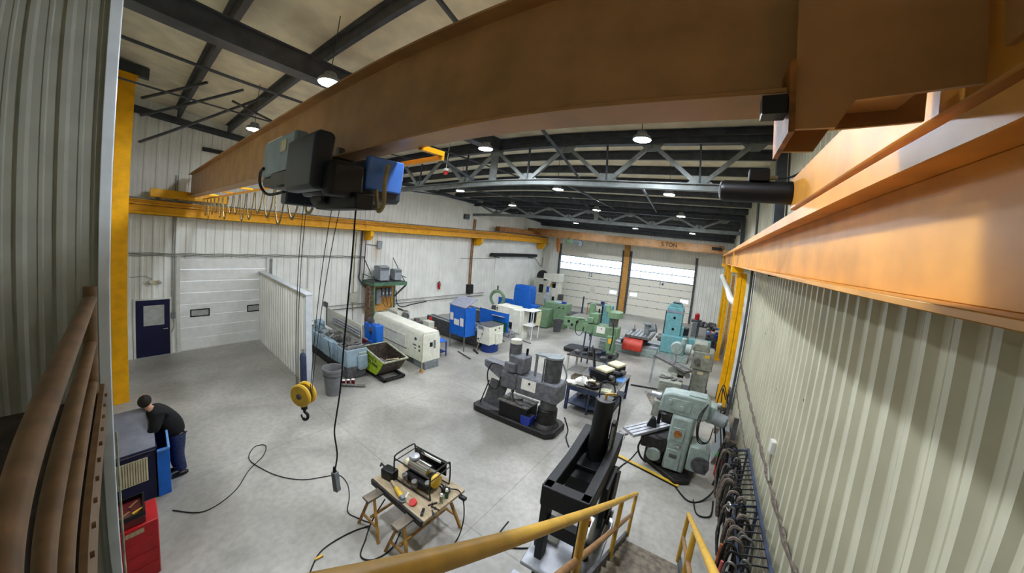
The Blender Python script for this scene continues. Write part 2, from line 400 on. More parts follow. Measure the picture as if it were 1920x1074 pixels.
# far doors
def far_door(name, x0, x1, num, lights):
    rows = [0, .78, 1.36, 1.98, 2.55, 3.12]
    m = MB()
    for i in range(len(rows)-1):
        z0, z1 = rows[i], rows[i+1]
        for j in range(6):
            a = x0+(x1-x0)*j/6; b = x0+(x1-x0)*(j+1)/6
            lit = [q for q in lights if z0 < q[1] < z1 and a <= q[0] < b]
            if not lit: m.box(a+.0, b-.0, YF-.02, YF+.04, z0+.012, z1-.012)
            else:
                q = lit[0]; wx0, wx1 = q[0]-.33, q[0]+.33; wz0, wz1 = q[1]-.13, q[1]+.13
                m.box(a, wx0, YF-.02, YF+.04, z0+.012, z1-.012).box(wx1, b, YF-.02, YF+.04, z0+.012, z1-.012)
                m.box(wx0, wx1, YF-.02, YF+.04, z0+.012, wz0).box(wx0, wx1, YF-.02, YF+.04, wz1, z1-.012)
        m.box(x0, x1, YF-.0, YF+.02, z1-.02, z1+.012)
    m.box(x0, x1, YF-.02, YF+.04, 4.32, DZ)
    d = m.build(name, 'door_cream'); struct(d)
    sm = MB()
    for z in rows[1:-1]: sm.box(x0, x1, YF-.03, YF-.02, z-.014, z+.014)
    sm.build('panel_seam', 'cast_grey', d)['kind'] = 'stuff'
    g = MB()
    for i, z in enumerate((3.12, 3.72, 4.32)): g.box(x0, x1, YF-.03, YF+.03, z-.03-(.03 if i == 0 else 0), z+.03)
    for j in range(7):
        x = x0+(x1-x0)*j/6; g.box(x-.02, x+.02, YF-.02, YF+.02, 3.12, 4.32)
    g.build('window_frame', 'steel_grey', d)
    MB().box(x0, x1, YF, YF+.006, 3.12, 4.32).build('window_pane', 'clear_pane', d)
    for q in lights: MB().box(q[0]-.33, q[0]+.33, YF, YF+.006, q[1]-.13, q[1]+.13).build('small_pane', 'clear_pane', d)
    hg = MB()
    for z in rows[1:-1]:
        for j in range(1, 6): x = x0+(x1-x0)*j/6; hg.box(x-.04, x+.04, YF-.035, YF-.015, z-.03, z+.03)
    hg.build('hinge', 'cast_grey_dark', d)['kind'] = 'stuff'
    text_part(num, .42, 'deep_blue', d, ((x0+x1)/2+.1, YF-.03, 2.86), (PI/2, 0, 0))
    return d
far_door('door_3', -13.85, -7.8, '12', [(-8.35, 1.66)])
far_door('door_4', -6.95, -1.4, '14', [(-6.45, 1.7), (-1.95, 1.7)])
for k, (x0, x1) in enumerate(((-14.02, -13.85), (-7.82, -7.66), (-7.1, -6.95), (-1.4, -1.22))):
    struct(MB().box(x0, x1, YF-.16, YF+.02, 0, 5.3).build('trim_%d' % (6+k), 'cast_grey_dark', bev=.006))
struct(MB().box(-7.64, -7.14, YF-.2, YF-.05, 0, 6.2).build('trim_10', 'orange_board'))
# daylight portals in the door windows
for x0, x1 in ((-13.85, -7.8), (-6.95, -1.4)):
    l = bpy.data.lights.new('daylight', 'AREA'); l.shape = 'RECTANGLE'; l.size = x1-x0; l.size_y = 1.2; l.cycles.is_portal = True
    o = bpy.data.objects.new('daylight', l); COL.objects.link(o); o.location = ((x0+x1)/2, YF+.1, 3.72); o.rotation_euler = (-PI/2, 0, 0)
# door_5 on the right wall beyond the column
m = MB()
for i in range(7): m.box(XR-.02, XR+.04, 13.1, 15.6, i*.557+.006, i*.557+.551)
struct(m.build('door_5', 'panel_white'))
# ------------------------------------------------------------------ purlins, beams, trusses
def zsec(y, z, w_=.09, h_=.26, t=.012):
    return [(y-w_, z+h_-t), (y-t/2, z+h_-t), (y-t/2, z), (y+w_, z), (y+w_, z+t), (y+t/2, z+t), (y+t/2, z+h_), (y-w_, z+h_)]
py = [-.5+1.5*i for i in range(20)]
for i, y in enumerate(py):
    if y > 28: break
    o = MB().prism(zsec(y, roof(y)-.27), 'x', XL+.08, XR-.05).build('roof_purlin', 'steel_dark')
    tag(o, 'long dark grey roof purlin running across the building under the cream lining', 'beam', 'roof purlins')
tag(MB().box(-6.5, -6.3, -.69, 8.1, 7.95, 8.28).box(-6.56, -6.24, -.69, 8.1, 7.92, 7.95).box(-6.56, -6.24, -.69, 8.1, 8.28, 8.31).build('roof_girder', 'steel_dark'),
    'deep dark steel roof girder running lengthwise above the near crane bridge', 'beam')
tag(MB().box(XL+.06, XL+.22, -.69, 27.9, 8.45, 8.5).prism([(-.69, 8.5), (27.9, 6.9), (27.9, 7.1), (-.69, 8.75)], 'x', XL+.06, XL+.12).build('eave_beam', 'steel_dark'),
    'dark eave beam along the top of the left wall', 'beam')
for x, z, r in ((-7.6, 7.9, .03), (-10.0, 7.9, .022)):
    tag(MB().cyl((x, -.69, z), (x, 27.5 if x > -8 else 8, z-.4 if x > -8 else z), r, n=8).build('roof_pipe', 'steel_dark'),
        'thin dark pipe hung lengthwise under the roof, %s' % ('nearer the roof girder' if x > -8 else 'nearer the left wall'), 'pipe')
for (a, b, lb) in (((-12.2, .1, 7.0), (-10.2, 2.4, 8.6), 'lowest'), ((-12.2, .1, 7.7), (-10.4, 1.9, 8.65), 'middle'), ((-12.4, .1, 8.2), (-10.9, 1.2, 8.7), 'highest')):
    tag(MB().bar(a, b, .05).build('roof_brace', 'steel_dark'), '%s of three slanting brace bars near the top of the tall yellow column' % lb, 'brace')
def truss(y, zb, nodes, step, label, x0=XL+.15, x1=1.25):
    t = thing('roof_truss', label, 'roof truss', (0, y, 0))
    zt = roof(y)-.32
    MB().box(x0, x1, -.09, .09, zb, zb+.02).box(x0, x1, -.01, .01, zb, zb+.17).box(x0, x1, -.09, .09, zb+.15, zb+.17).build('bottom_chord', 'steel_grey', t)
    MB().box(x0, x1, -.1, .1, zt-.02, zt).box(x0, x1, -.01, .01, zt-.2, zt).box(x0, x1, -.1, .1, zt-.2, zt-.18).build('top_chord', 'steel_dark', t)
    for n in nodes:
        for sgn in (-1, 1):
            e = n+sgn*step/2
            if e < x0 or e > x1: continue
            MB().bar((n+sgn*.06, 0, zb+.16), (e, 0, zt-.18), .1, .09, up=(0, 1, 0)).build('diagonal', 'steel_grey', t)
        MB().bar((n, 0, zb+.16), (n, 0, zt-.18), .045).build('vertical', 'steel_dark', t)
        MB().prism([(n-.32, zb+.17), (n+.32, zb+.17), (n+.12, zb+.36), (n-.12, zb+.36)], 'y', -.012, .012).build('gusset', 'steel_grey', t)
        e = n+step/2
        if e < x1: MB().prism([(e-.3, zt-.2), (e-.1, zt-.38), (e+.1, zt-.38), (e+.3, zt-.2)], 'y', -.012, .012).build('gusset', 'steel_grey', t)
    return t
t1 = truss(8.2, 6.8, [-.45-2.4*i for i in range(7)], 2.4, 'nearer roof truss with pale bottom chord and diagonal webs')
MB().box(-6.62, -6.4, -.05, .05, 6.97, 7.9).build('post', 'steel_grey', t1)
t2 = truss(18.0, 6.6, [-.9-2.55*i for i in range(6)], 2.55, 'farther roof truss in front of the big doors')
MB().box(-6.9, -6.65, -.05, .05, 6.77, 7.5).build('post', 'steel_grey', t2)
# long braces between trusses
for x, lb in ((-2.0, 'over the milling machines'), (-4.4, 'over the radial drills'), (-9.0, 'over the lathes'), (-12.0, 'nearest the left wall')):
    tag(MB().bar((x, 8.3, 6.99), (x-1.2, 17.9, 7.45), .06).build('roof_brace', 'steel_dark'), 'long slanting brace between the two roof trusses, %s' % lb, 'brace', None)
for x, lb in ((-3.0, 'rightmost'), (-6.6, 'middle'), (-10.5, 'leftmost')):
    tag(MB().bar((x, 1.7, 8.3), (x-.6, 8.1, 7.0), .05).build('roof_brace', 'steel_dark'), '%s slanting brace from the roof down to the nearer roof truss' % lb, 'brace')
# far dark header beam above the far crane
tag(MB().box(XL+.1, XR-.1, 27.3, 27.5, 6.7, 7.0).build('header_beam', 'steel_dark'), 'dark header beam across the top of the far wall', 'beam')
# ------------------------------------------------------------------ high bay lamps
def lamp(x, y, z, label):
    t = thing('high_bay_lamp', label, 'lamp', (x, y, z), 0, 'high bay lamps')
    MB().lathe([(.02, .17), (.09, .16), (.12, .08), (.17, .05), (.2, .0), (.185, -.02)], n=24).build('housing', 'cast_grey', t)
    MB().lathe([(.178, -.018), (.176, -.026), (.12, -.032)], n=24).build('lens', 'lamp_glass', t)
    MB().cyl((0, 0, .16), (0, 0, roof(y)-z-.02), .008, n=6).build('hanger', 'steel_dark', t)
rows = [(2.2, 7.62, 'nearest row'), (6.5, 7.5, 'second row'), (10.6, 7.13, 'third row'), (14.6, 6.95, 'fourth row'), (22.6, 6.84, 'farthest row')]
cols = [(-10.1, 'left'), (-5.5, 'middle'), (-1.52, 'right')]
for y, z, a in rows:
    for x, b in cols:
        if a == 'second row' and b == 'left': continue
        lamp(x, y, z, 'round white high bay lamp, %s lamp of the %s' % (b, a))
# twin head emergency light
t = thing('emergency_light', 'small twin headed light glowing beside the blue hoist end', 'light', (-11.3, 6.9, 7.45))
MB().box(-.12, .12, -.05, .05, 0, .12).build('case', 'white_paint', t); MB().cyl((0, 0, .12), (0, 0, roof(6.9)-7.47), .008, n=6).build('hanger', 'steel_dark', t)
for s_ in (-1, 1): MB().sph((s_*.1, -.06, -.04), .06).build('lamp_head', 'small_lamp', t)
# red strobe hanging in front of truss
t = thing('strobe', 'small red beacon hanging beneath the roof on a white rod', 'beacon', (-7.6, 7.2, 7.05))
MB().cyl((0, 0, .2), (0, 0, roof(7.2)-7.07), .012, n=8).build('rod', 'white_paint', t)
MB().cyl((0, 0, .12), (0, 0, .2), .08).build('cap', 'white_paint', t); MB().lathe([(.04, 0), (.07, .02), (.07, .12)], n=16).build('lens', 'bright_red', t)
# ------------------------------------------------------------------ crane runways
def ibeam(mb, p0, p1, h, wd, t=.02):  # along y
    x, y0, y1, z = p0[0], p0[1], p1[1], p0[2]
    return mb.box(x-wd/2, x+wd/2, y0, y1, z, z+t).box(x-.01, x+.01, y0, y1, z+t, z+h-t).box(x-wd/2, x+wd/2, y0, y1, z+h-t, z+h)
t = thing('crane_runway', 'bright yellow crane runway beam along the left wall', 'crane beam', (-15.15, 0, 0))
ibeam(MB(), (0, -.3, 5.1), (0, 27.8, 5.1), .5, .3, .025).box(-.15, -.1, -.3, 27.8, 5.1, 5.6).box(.1, .15, -.3, 27.8, 5.1, 5.2).build('beam', 'crane_yellow', t, .004)
MB().box(-.03, .03, -.3, 27.8, 5.6, 5.66).build('rail', 'worn_steel', t)
MB().cyl((.16, -.3, 5.42), (.16, 27.5, 5.42), .018, n=6).cyl((.16, -.3, 5.5), (.16, 27.5, 5.5), .012, n=6).build('conductor_bar', 'crane_rust', t)
for y in (9.35, 18.6, 27.0):
    MB().prism([(-.5, 5.1), (.17, 5.1), (.17, 4.85), (-.1, 4.62), (-.5, 4.62)], 'y', y-.11, y+.11).build('bracket', 'crane_yellow', t, .006)
for y in (2.0, 4.2, 6.5, 9.0, 11.2, 13.5, 16, 18.2, 20.5):
    MB().box(.135, .155, y-.03, y+.03, 5.125, 5.575).build('stiffener', 'crane_yellow', t)
t = thing('crane_runway', 'orange crane runway beam close overhead along the right wall', 'crane beam', (.82, 0, 0))
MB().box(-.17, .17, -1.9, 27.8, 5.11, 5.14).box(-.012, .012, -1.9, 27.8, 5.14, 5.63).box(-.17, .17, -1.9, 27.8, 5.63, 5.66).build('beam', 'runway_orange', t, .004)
MB().prism([(-.19, 5.60), (-.175, 5.60), (-.175, 5.66), (.175, 5.66), (.175, 5.60), (.19, 5.60), (.19, 5.69), (-.19, 5.69)], 'y', -1.9, 27.8).build('cap_channel', 'runway_orange', t)
MB().box(-.03, .03, -1.9, 27.8, 5.69, 5.75).build('rail', 'bright_steel', t)
for y in (12.15, 19.0, 24.6):
    MB().box(-.17, -.145, y-.1, y+.1, 5.14, 5.6).build('stiffener', 'crane_yellow', t)
    MB().box(-.2, .2, y-.16, y+.16, 4.9, 5.11).build('bracket', 'crane_yellow', t, .006)
def column(x, y, z1, label, m='crane_yellow', wx=.16, wy=.15):
    t = thing('crane_column', label, 'column', (x, y, 0))
    MB().box(-wx, wx, -wy, -wy+.02, 0, z1).box(-wx, wx, wy-.02, wy, 0, z1).box(-.01, .01, -wy, wy, 0, z1).build('shaft', m, t, .003)
    MB().box(-wx-.08, wx+.08, -wy-.08, wy+.08, 0, .03).build('base_plate', m, t)
    return t
c = column(1.0, 12.25, 4.9, 'yellow crane column against the right wall behind the milling machine')
MB().box(-.165, .165, -.16, .16, 1.9, 1.95).build('splice_plate', 'crane_yellow', c); MB().box(-.165, .165, -.16, .16, 3.6, 3.64).build('splice_plate', 'crane_yellow', c)
column(.9, 19.0, 4.9, 'yellow crane column beyond the right side door', 'crane_yellow', .1, .15)
column(.95, 24.6, 4.9, 'farthest yellow crane column near the big doors', 'crane_yellow', .1, .15)
t = thing('crane_column', 'tall yellow crane column beside the landing wall at the left', 'column', (-12.3, -.16, 0))
MB().box(-.15, .15, -.14, .14, 0, 8.62).build('shaft', 'crane_yellow', t, .004); MB().box(-.17, .17, -.18, .18, 8.62, 8.68).build('cap_plate', 'crane_yellow', t)
tag(MB().box(-12.4, -12.2, -.69, .2, 8.7, 8.96).build('roof_beam', 'steel_dark'), 'dark roof beam resting above the tall yellow column', 'beam')
for x, y, lb in ((1.3, 8.2, 'nearer'), (1.3, 18.0, 'farther')):
    tag(MB().box(x-.1, x+.1, y-.1, y+.1, 5.0, roof(y)-.35).build('wall_post', 'steel_dark'), 'dark steel wall post holding the right end of the %s roof truss' % lb, 'post')
tag(MB().cyl((1.2, 11.2, 0.1), (1.2, 11.2, 8.1), .04, n=8).build('down_pipe', 'steel_dark'), 'dark vertical pipe high on the right wall', 'pipe')
# ================================================================== near crane bridge
BY = 1.485
t = thing('crane_bridge', 'huge near crane bridge girder crossing the whole top of the view', 'crane', (0, BY, 0))
m = MB()
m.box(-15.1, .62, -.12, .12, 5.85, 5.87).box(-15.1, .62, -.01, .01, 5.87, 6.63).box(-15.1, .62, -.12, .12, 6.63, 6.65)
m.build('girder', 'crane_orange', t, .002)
for x in (-14.2, -11, -8, -5.2, -2.4, .2): pass
MB().box(-15.35, -14.9, -1.05, 1.15, 5.72, 6.0).build('end_truck', 'crane_yellow', t, .01)
MB().box(.72, .96, -1.3, 2.42, 5.8, 6.12).build('end_truck', 'runway_orange', t, .01)
for s_ in (-1, 1):
    MB().cyl((-15.2, s_*.85, 5.76), (-15.1, s_*.85, 5.76), .1).build('wheel', 'worn_steel', t)
    MB().cyl((.78, s_*1.1+.1, 5.83), (.86, s_*1.1+.1, 5.83), .085).build('wheel', 'worn_steel', t)
MB().prism([(.25, 5.9), (.25, 5.70), (.37, 5.70), (.42, 5.79), (.7, 5.80), (.7, 6.3), (.25, 6.3)], 'y', -.14, -.125).prism([(.25, 5.9), (.25, 5.70), (.37, 5.70), (.42, 5.79), (.7, 5.80), (.7, 6.3), (.25, 6.3)], 'y', .125, .14).build('connection_plate', 'crane_orange', t)
MB().prism([(-1.35, 5.87), (-1.1, 6.05), (-1.1, 6.4), (-.2, 6.5), (-.2, 5.87)], 'x', .7, .72).build('gusset', 'crane_orange', t)
MB().box(.225, .245, -.17, .17, 5.68, 5.95).build('stop_plate', 'crane_rust', t)
MB().box(.14, .22, -.17, -.1, 5.75, 5.82).build('limit_switch', 'black', t)
g = MB().lathe([(.05, -.72), (.1, -.70), (.115, -.66), (.115, -.05), (.12, -.04), (.12, 0)], (.72, 2.38, 5.97), 20, 'x')
mo = g.build('travel_motor', 'black', t); MB().lathe([(.02, -.725), (.085, -.712), (.113, -.66), (.113, -.58)], (.722, 2.38, 5.97), 20, 'x').build('motor_cap', 'hoist_blue', mo)
MB().box(.3, .5, 2.28, 2.46, 6.07, 6.2).build('terminal_box', 'black', mo, .01); MB().cyl((.5, 2.37, 6.12), (.58, 2.37, 6.12), .025).build('cable_gland', 'cable_grey', mo)
MB().tube(smooth_path([(.58, 2.37, 6.12), (.7, 2.3, 6.12), (.85, 2.1, 6.2), (1.0, 1.7, 6.25)]), .011, 6).build('motor_cable', 'rubber', mo)
# white capacity plate on the girder
p = MB().box(-5.75, -5.05, -.022, -.012, 6.02, 6.42).build('sign_plate', 'paper', t)
m = MB()
random.seed(3)
for i in range(5): m.box(-5.68+.0, -5.68+.35+.08*(i % 3), -.026, -.0225, 6.36-.02*i, 6.368-.02*i)
m.build('print_lines', 'cast_grey_dark', p)
for x in (-5.6, -5.4, -5.2): MB().box(x-.03, x+.03, -.026, -.0225, 6.1, 6.2).build('pictogram', 'cast_grey_dark', p)
# festoon cable loops on the far side of the bridge
fx = -14.6; k = 0
while fx < -4.4:
    wd = .62 if k % 2 else .55; dp = .52+.1*math.sin(k*1.7)
    pts = [(fx+wd*(.5-.5*math.cos(PI*i/12)) if False else fx+wd*i/12, BY+.35, 5.78-dp*math.sin(PI*i/12)**.6) for i in range(13)]
    c = MB()
    for i in range(12): c.bar(pts[i], pts[i+1], .05, .012, up=(0, 1, 0))
    tag(c.build('festoon_cable', 'festoon'), 'flat festoon cable hanging in a loop behind the near crane bridge', 'cable', 'festoon cable loops')
    fx += wd+.1; k += 1
m = MB().box(-15, -2.0, BY+.33, BY+.37, 5.8, 5.84)
for x in range(-14, -1, 2): m.box(x-.02, x+.02, BY+.1, BY+.35, 5.83, 5.87)
m.build('festoon_track', 'crane_yellow', t, 0).location = (0, -BY, 0)
# hoist
t = thing('hoist', 'dark blue wire rope hoist hanging from the near crane bridge', 'hoist', (0, 0, 0))
def rbox(mb, x0, x1, y0, y1, z0, z1, r=.06):
    c_ = [(y0+r, z0), (y1-r, z0), (y1-r*.3, z0+r*.3), (y1, z0+r), (y1, z1-r), (y1-r*.3, z1-r*.3), (y1-r, z1), (y0+r, z1), (y0+r*.3, z1-r*.3), (y0, z1-r), (y0, z0+r), (y0+r*.3, z0+r*.3)]
    return mb.prism(c_, 'x', x0, x1)
MB().box(-4.0, -3.06, .99, 1.12, 5.66, 6.03).build('control_box', 'blue_grey', t, .02)
MB().box(-3.42, -3.26, .983, .99, 5.86, 5.97).build('sticker', 'cream', t)
MB().box(-3.98, -3.05, 1.0, 1.3, 5.56, 5.66).box(-3.6, -3.1, .97, 1.3, 5.52, 5.68).build('motor_inlet', 'black', t, .02)
rbox(MB(), -3.0, -2.4, .92, 1.08, 5.46, 5.9, .04).build('motor_cover', 'hoist_blue', t, .025, seg=3); MB().box(-3.0, -2.45, 1.08, 1.34, 5.44, 5.66).build('motor_mount', 'hoist_blue', t, .02)
MB().box(-2.41, -2.25, 1.0, 1.3, 5.42, 5.68).build('gear_case', 'black_steel', t, .04, seg=2)
MB().box(-2.95, -2.2, 1.2, 1.36, 5.34, 5.46).build('tie_bar', 'black_steel', t, .01)
MB().lathe([(.1, -4.15), (.2, -4.13), (.2, -3.0), (.1, -2.98)], (0, 1.72, 5.62), 24, 'x').build('rope_drum', 'hoist_blue', t)
MB().box(-4.3, -4.1, 1.3, 1.95, 5.42, 5.84).build('side_frame', 'hoist_blue', t, .02)
MB().box(-3.1, -2.95, 1.2, 1.95, 5.42, 5.84).build('side_frame', 'black_steel', t, .02)
MB().box(-2.95, -2.7, 1.15, 1.75, 5.38, 5.5).build('frame', 'black_steel', t, .02)
MB().box(-2.72, -2.3, 1.27, 1.7, 5.42, 5.73).build('drum_cover', 'hoist_blue', t, .03)
MB().box(-2.7, -2.42, 1.258, 1.268, 5.44, 5.54).build('cover_panel', 'hoist_bright', t)
MB().box(-2.31, -2.25, 1.3, 1.65, 5.5, 5.76).build('end_bracket', 'hoist_bright', t, .01)
MB().cyl((-2.45, 1.3, 5.42), (-2.45, 1.3, 5.36), .03).build('rope_guide', 'black', t)
MB().tube(smooth_path([(-3.9, .98, 5.75), (-4.1, 1.0, 5.72), (-4.25, 1.05, 5.6), (-4.1, 1.1, 5.5), (-3.7, 1.15, 5.52)]), .016, 8).build('power_cable', 'rubber', t)
for sx in (-4.2, -3.02):
    for sy in (-1, 1): MB().cyl((sx, BY+sy*.1, 5.91), (sx, BY+sy*.04, 5.91), .04).build('trolley_wheel', 'worn_steel', t)
# hook block
HX, HY, HZ = -3.74, 1.42, 3.22
hb = thing('hook_block', 'yellow round hoist hook block hanging over the open floor', 'hook block', (HX, HY, HZ), .5)
for s_ in (-1, 1):
    MB().lathe([(.03, -.028), (.125, -.028), (.14, -.01), (.14, .01), (.125, .028), (.03, .028)], (0, s_*.05, 0), 28, 'y').build('cheek_plate', 'tool_yellow', hb)
    MB().lathe([(.02, -.006), (.035, -.006), (.035, .006), (.02, .006)], (0, s_*.083, 0), 16, 'y').build('axle_cap', 'worn_steel', hb)
MB().lathe([(.04, -.02), (.1, -.02), (.09, 0), (.1, .02), (.04, .02)], (0, 0, 0), 24, 'y').build('sheave', 'grease_dark', hb)
MB().box(-.03, .03, -.02, .02, -.2, -.1).tube(smooth_path([(0, 0, -.19), (.005, 0, -.23), (.045, 0, -.26), (.04, 0, -.31), (0, 0, -.335), (-.04, 0, -.31), (-.045, 0, -.28)]), [.017]*8+[.018]*20+[.01]*9, 8).build('hook', 'grease_dark', hb)
for k, (x0, x1) in enumerate(((-.13, -.36), (-.1, -.26), (.12, .47), (.14, .66))):
    tag(MB().cyl((HX+x0*.8, HY+x0*.35, HZ+.03), (HX+x1, HY+.1, 5.45), .0045, n=5).build('wire_rope', 'grease_dark'), 'dark wire rope running from the hoist down to the yellow hook block', 'rope', 'hoist ropes')
# pendant and its cable
tag(MB().tube(smooth_path([(-2.64, 1.45, 5.4), (-2.64, 1.45, 4.95), (-2.70, 1.45, 4.47), (-2.76, 1.45, 4.15), (-2.82, 1.45, 3.81), (-2.88, 1.45, 3.56), (-2.98, 1.45, 3.25), (-3.03, 1.45, 3.05), (-2.99, 1.45, 2.82), (-3.05, 1.45, 2.6)], 5), .009, 6).build('pendant_cable', 'rubber'), 'wavy black pendant cable hanging from the hoist', 'cable')
t = thing('crane_pendant', 'grey handheld crane pendant hanging at the end of the black cable', 'pendant', (-3.03, 1.45, 2.32), .4, rot=(0, -.1, .3))
MB().box(-.032, .032, -.03, .03, 0, .24).build('case', 'cast_grey', t, .006); MB().cyl((0, 0, .24), (0, 0, .3), .022, .012).build('cable_boot', 'rubber', t)
for k in range(4): MB().cyl((0, .03, .05+.045*k), (0, .04, .05+.045*k), .012, n=10).build('button', 'black', t)
tag(MB().tube(smooth_path([(-2.25, 1.4, 5.5), (-2.22, 1.4, 5.4), (-2.18, 1.4, 5.34), (-2.12, 1.4, 5.4), (-2.14, 1.4, 5.55), (-2.2, 1.45, 5.7)]), .018, 6).build('cable_bundle', 'festoon'), 'short bundle of tan cable hanging from the end of the hoist', 'cable')
# ------------------------------------------------------------------ far crane
t = thing('crane_bridge', 'far orange five ton crane bridge in front of the big doors', 'crane', (0, 25.6, 0))
MB().box(-14.9, .7, -.15, .15, 5.74, 5.78).box(-14.9, .7, -.02, .02, 5.78, 6.3).box(-14.9, .7, -.15, .15, 6.3, 6.34).box(-11, .3, -.12, -.1, 5.8, 6.3).build('girder', 'crane_orange', t, .004)
text_part('5 TON', .42, 'grease_dark', t, (-3.4, -.125, 6.05), (PI/2, 0, 0))
MB().box(-15.35, -14.95, -5.2, 1.6, 5.7, 6.05).build('end_truck', 'crane_rust', t, .01); MB().box(.6, .95, -.9, .9, 5.76, 6.06).build('end_truck', 'crane_orange', t, .01)
MB().box(-15.3, -13.5, -1.0, -.7, 6.0, 6.25).build('drive_beam', 'crane_rust', t)
MB().box(-.2, .5, -.25, -.1, 6.0, 6.2).build('control_box', 'black_steel', t, .01)
h = thing('hoist', 'small grey and green chain hoist under the far crane bridge', 'hoist', (-11.6, 25.6, 5.35))
MB().box(-.5, .1, -.2, .2, 0, .35).build('gear_case', 'machine_green', h, .03); MB().cyl((.1, 0, .2), (.75, 0, .2), .2).build('motor', 'cast_grey', h); MB().box(.6, .9, -.2, .2, -.15, .3).build('control_box', 'cast_grey', h, .02)
MB().box(-1.5, -1.2, -.12, .12, -.4, .35).build('rope_guide', 'crane_rust', h); MB().cyl((-1.3, 0, -.8), (-1.3, 0, -.4), .1, .14).build('hook', 'crane_rust', h)
for s_ in (-.4, .5): MB().cyl((s_, -.1, .42), (s_, .1, .42), .07).build('trolley_wheel', 'worn_steel', h)
# ------------------------------------------------------------------ landing, rails, stairs
LZ = 3.65
t = thing('landing', 'steel landing with bolted edge under the brown handrails', 'platform', (0, 0, 0))
MB().box(-3.88, 1.4, -2.0, -.16, LZ-.06, LZ).build('deck', 'deck_dark', t); MB().box(-3.88, -.7, -.16, -.135, LZ-.25, LZ+.1).build('edge_plate', 'rail_shade', t)
for i in range(14): MB().cyl((-3.8+.2*i, -.135, LZ+.03), (-3.8+.2*i, -.122, LZ+.03), .014, n=8).build('bolt', 'rail_shade', t)
for x in (-3.6, 1.1): MB().box(x, x+.15, -1.0, -.85, 0, LZ-.06).build('support_post', 'steel_dark', t)
RY = -.19; RZ = 4.5
t = thing('landing_railing', 'pipe railing coloured dark for shade along the landing at the left', 'railing', (0, 0, 0))
MB().cyl((-3.72, RY, LZ), (-3.72, RY, 4.6), .034).build('post', 'rail_shade', t)
MB().tube([(-3.72, RY, RZ), (-.9, RY, RZ), (-.62, RY+.02, RZ)], .034, 12).build('top_rail', 'rail_shade', t)
MB().tube([(-3.72, RY, 4.15), (-.7, RY, 4.15)], .03, 12).build('middle_rail', 'rail_shade', t)
MB().tube([(-3.72, RY, 3.83), (-.7, RY, 3.83)], .03, 12).build('low_rail', 'rail_shade', t)
MB().cyl((-.7, RY, LZ), (-.7, RY, 4.48), .034).build('post', 'rail_shade', t)
def stair_z(y): return 3.72-.68*y   # nosing line
t = thing('stair_railing', 'yellow pipe handrail on the left side of the stairs', 'railing', (-.52, 0, 0))
def rz_(y): return 4.64-.68*y
MB().tube(smooth_path([(-.12, -.15, rz_(-.05)-.05), (-.02, .05, rz_(.05)), (0, .3, rz_(.3)), (0, 3, rz_(3)), (0, 5.35, rz_(5.35))], 6), .034, 14).build('top_rail', 'rail_yellow', t)
MB().tube([(0, 1.0, rz_(1.0)-.47), (0, 5.3, rz_(5.3)-.45)], .028, 12).build('middle_rail', 'rail_brown', t)
for y, a in ((2.05, .034), (3.75, .03), (5.33, .03)):
    MB().cyl((0, y, rz_(y)-.95), (0, y, rz_(y)), a).build('post', 'rail_yellow', t)
t = thing('stair_railing', 'yellow pipe handrail on the right side of the stairs', 'railing', (.36, 0, 0))
MB().tube([(0, .3, rz_(.3)), (0, 5.3, rz_(5.3))], .034, 14).build('top_rail', 'rail_yellow', t)
MB().tube([(0, 1.0, rz_(1.0)-.47), (0, 5.3, rz_(5.3)-.45)], .028, 12).build('middle_rail', 'rail_brown', t)
for y in (2.05, 3.75, 5.28): MB().cyl((0, y, rz_(y)-.95), (0, y, rz_(y)), .034).build('post', 'rail_yellow', t)
t = thing('staircase', 'steel stairs with grey brown treads going down to the shop floor', 'stairs', (0, 0, 0))
for x in (-.55, .39): MB().prism([(-.1, stair_z(0)+.1), (5.4, .1), (5.4, 0), (5.1, 0), (-.1, stair_z(0)-.2)], 'x', x-.02, x+.02).build('stringer', 'cast_grey_dark', t)
n = 17
for i in range(1, n): z = LZ-.06-i*.212; y = .05+i*.305; MB().box(-.53, .37, y-.14, y+.16, z-.03, z).build('tread', 'tread', t)
# ================================================================== left half of the shop
# partition of corrugated sheet standing out from the left wall
t = thing('partition_wall', 'low white corrugated partition wall standing out from the left wall', 'wall', (0, 4.12, 0))
m = MB(); corr(m, 'x', -.06, -15.68, -10.33, 0, 3.02, -1, pitch=.26, dep=.03); m.xf((0, 0, 0)); m.build('sheet', 'white_wall', t)
m = MB(); corr(m, 'x', .06, -15.68, -10.33, 0, 3.02, 1, pitch=.26, dep=.03); m.build('sheet', 'white_wall', t)
MB().box(-10.34, -10.25, -.1, .1, 0, 3.02).build('end_trim', 'trim_white', t, .003)
MB().box(-15.68, -10.22, -.13, .13, 3.02, 3.06).build('cap', 'trim_white', t, .003)
# blue gas cylinder at its end
t = thing('gas_cylinder', 'tall blue gas cylinder leaning at the end of the white partition', 'gas cylinder', (-10.17, 3.88, 0))
MB().lathe([(.09, 0), (.1, .02), (.1, 1.08), (.085, 1.16), (.04, 1.22)], n=20).build('body', 'rack_blue', t)
MB().cyl((0, 0, 1.2), (0, 0, 1.3), .03, .035).cyl((0, 0, 1.3), (0, 0, 1.33), .05).build('valve_cap', 'chrome', t)
t = thing('trash_can', 'round grey trash can in front of the grey lathe', 'trash can', (-9.35, 4.5, 0))
MB().lathe([(.24, 0), (.3, .78), (.33, .8), (.335, .88), (.3, .88), (.285, .8), (.23, .05), (.01, .05)], n=28).build('body', 'bin_grey', t)
MB().lathe([(.285, .62), (.3, .63), (.3, .67), (.29, .68)], n=28).build('band', 'cast_grey_dark', t)
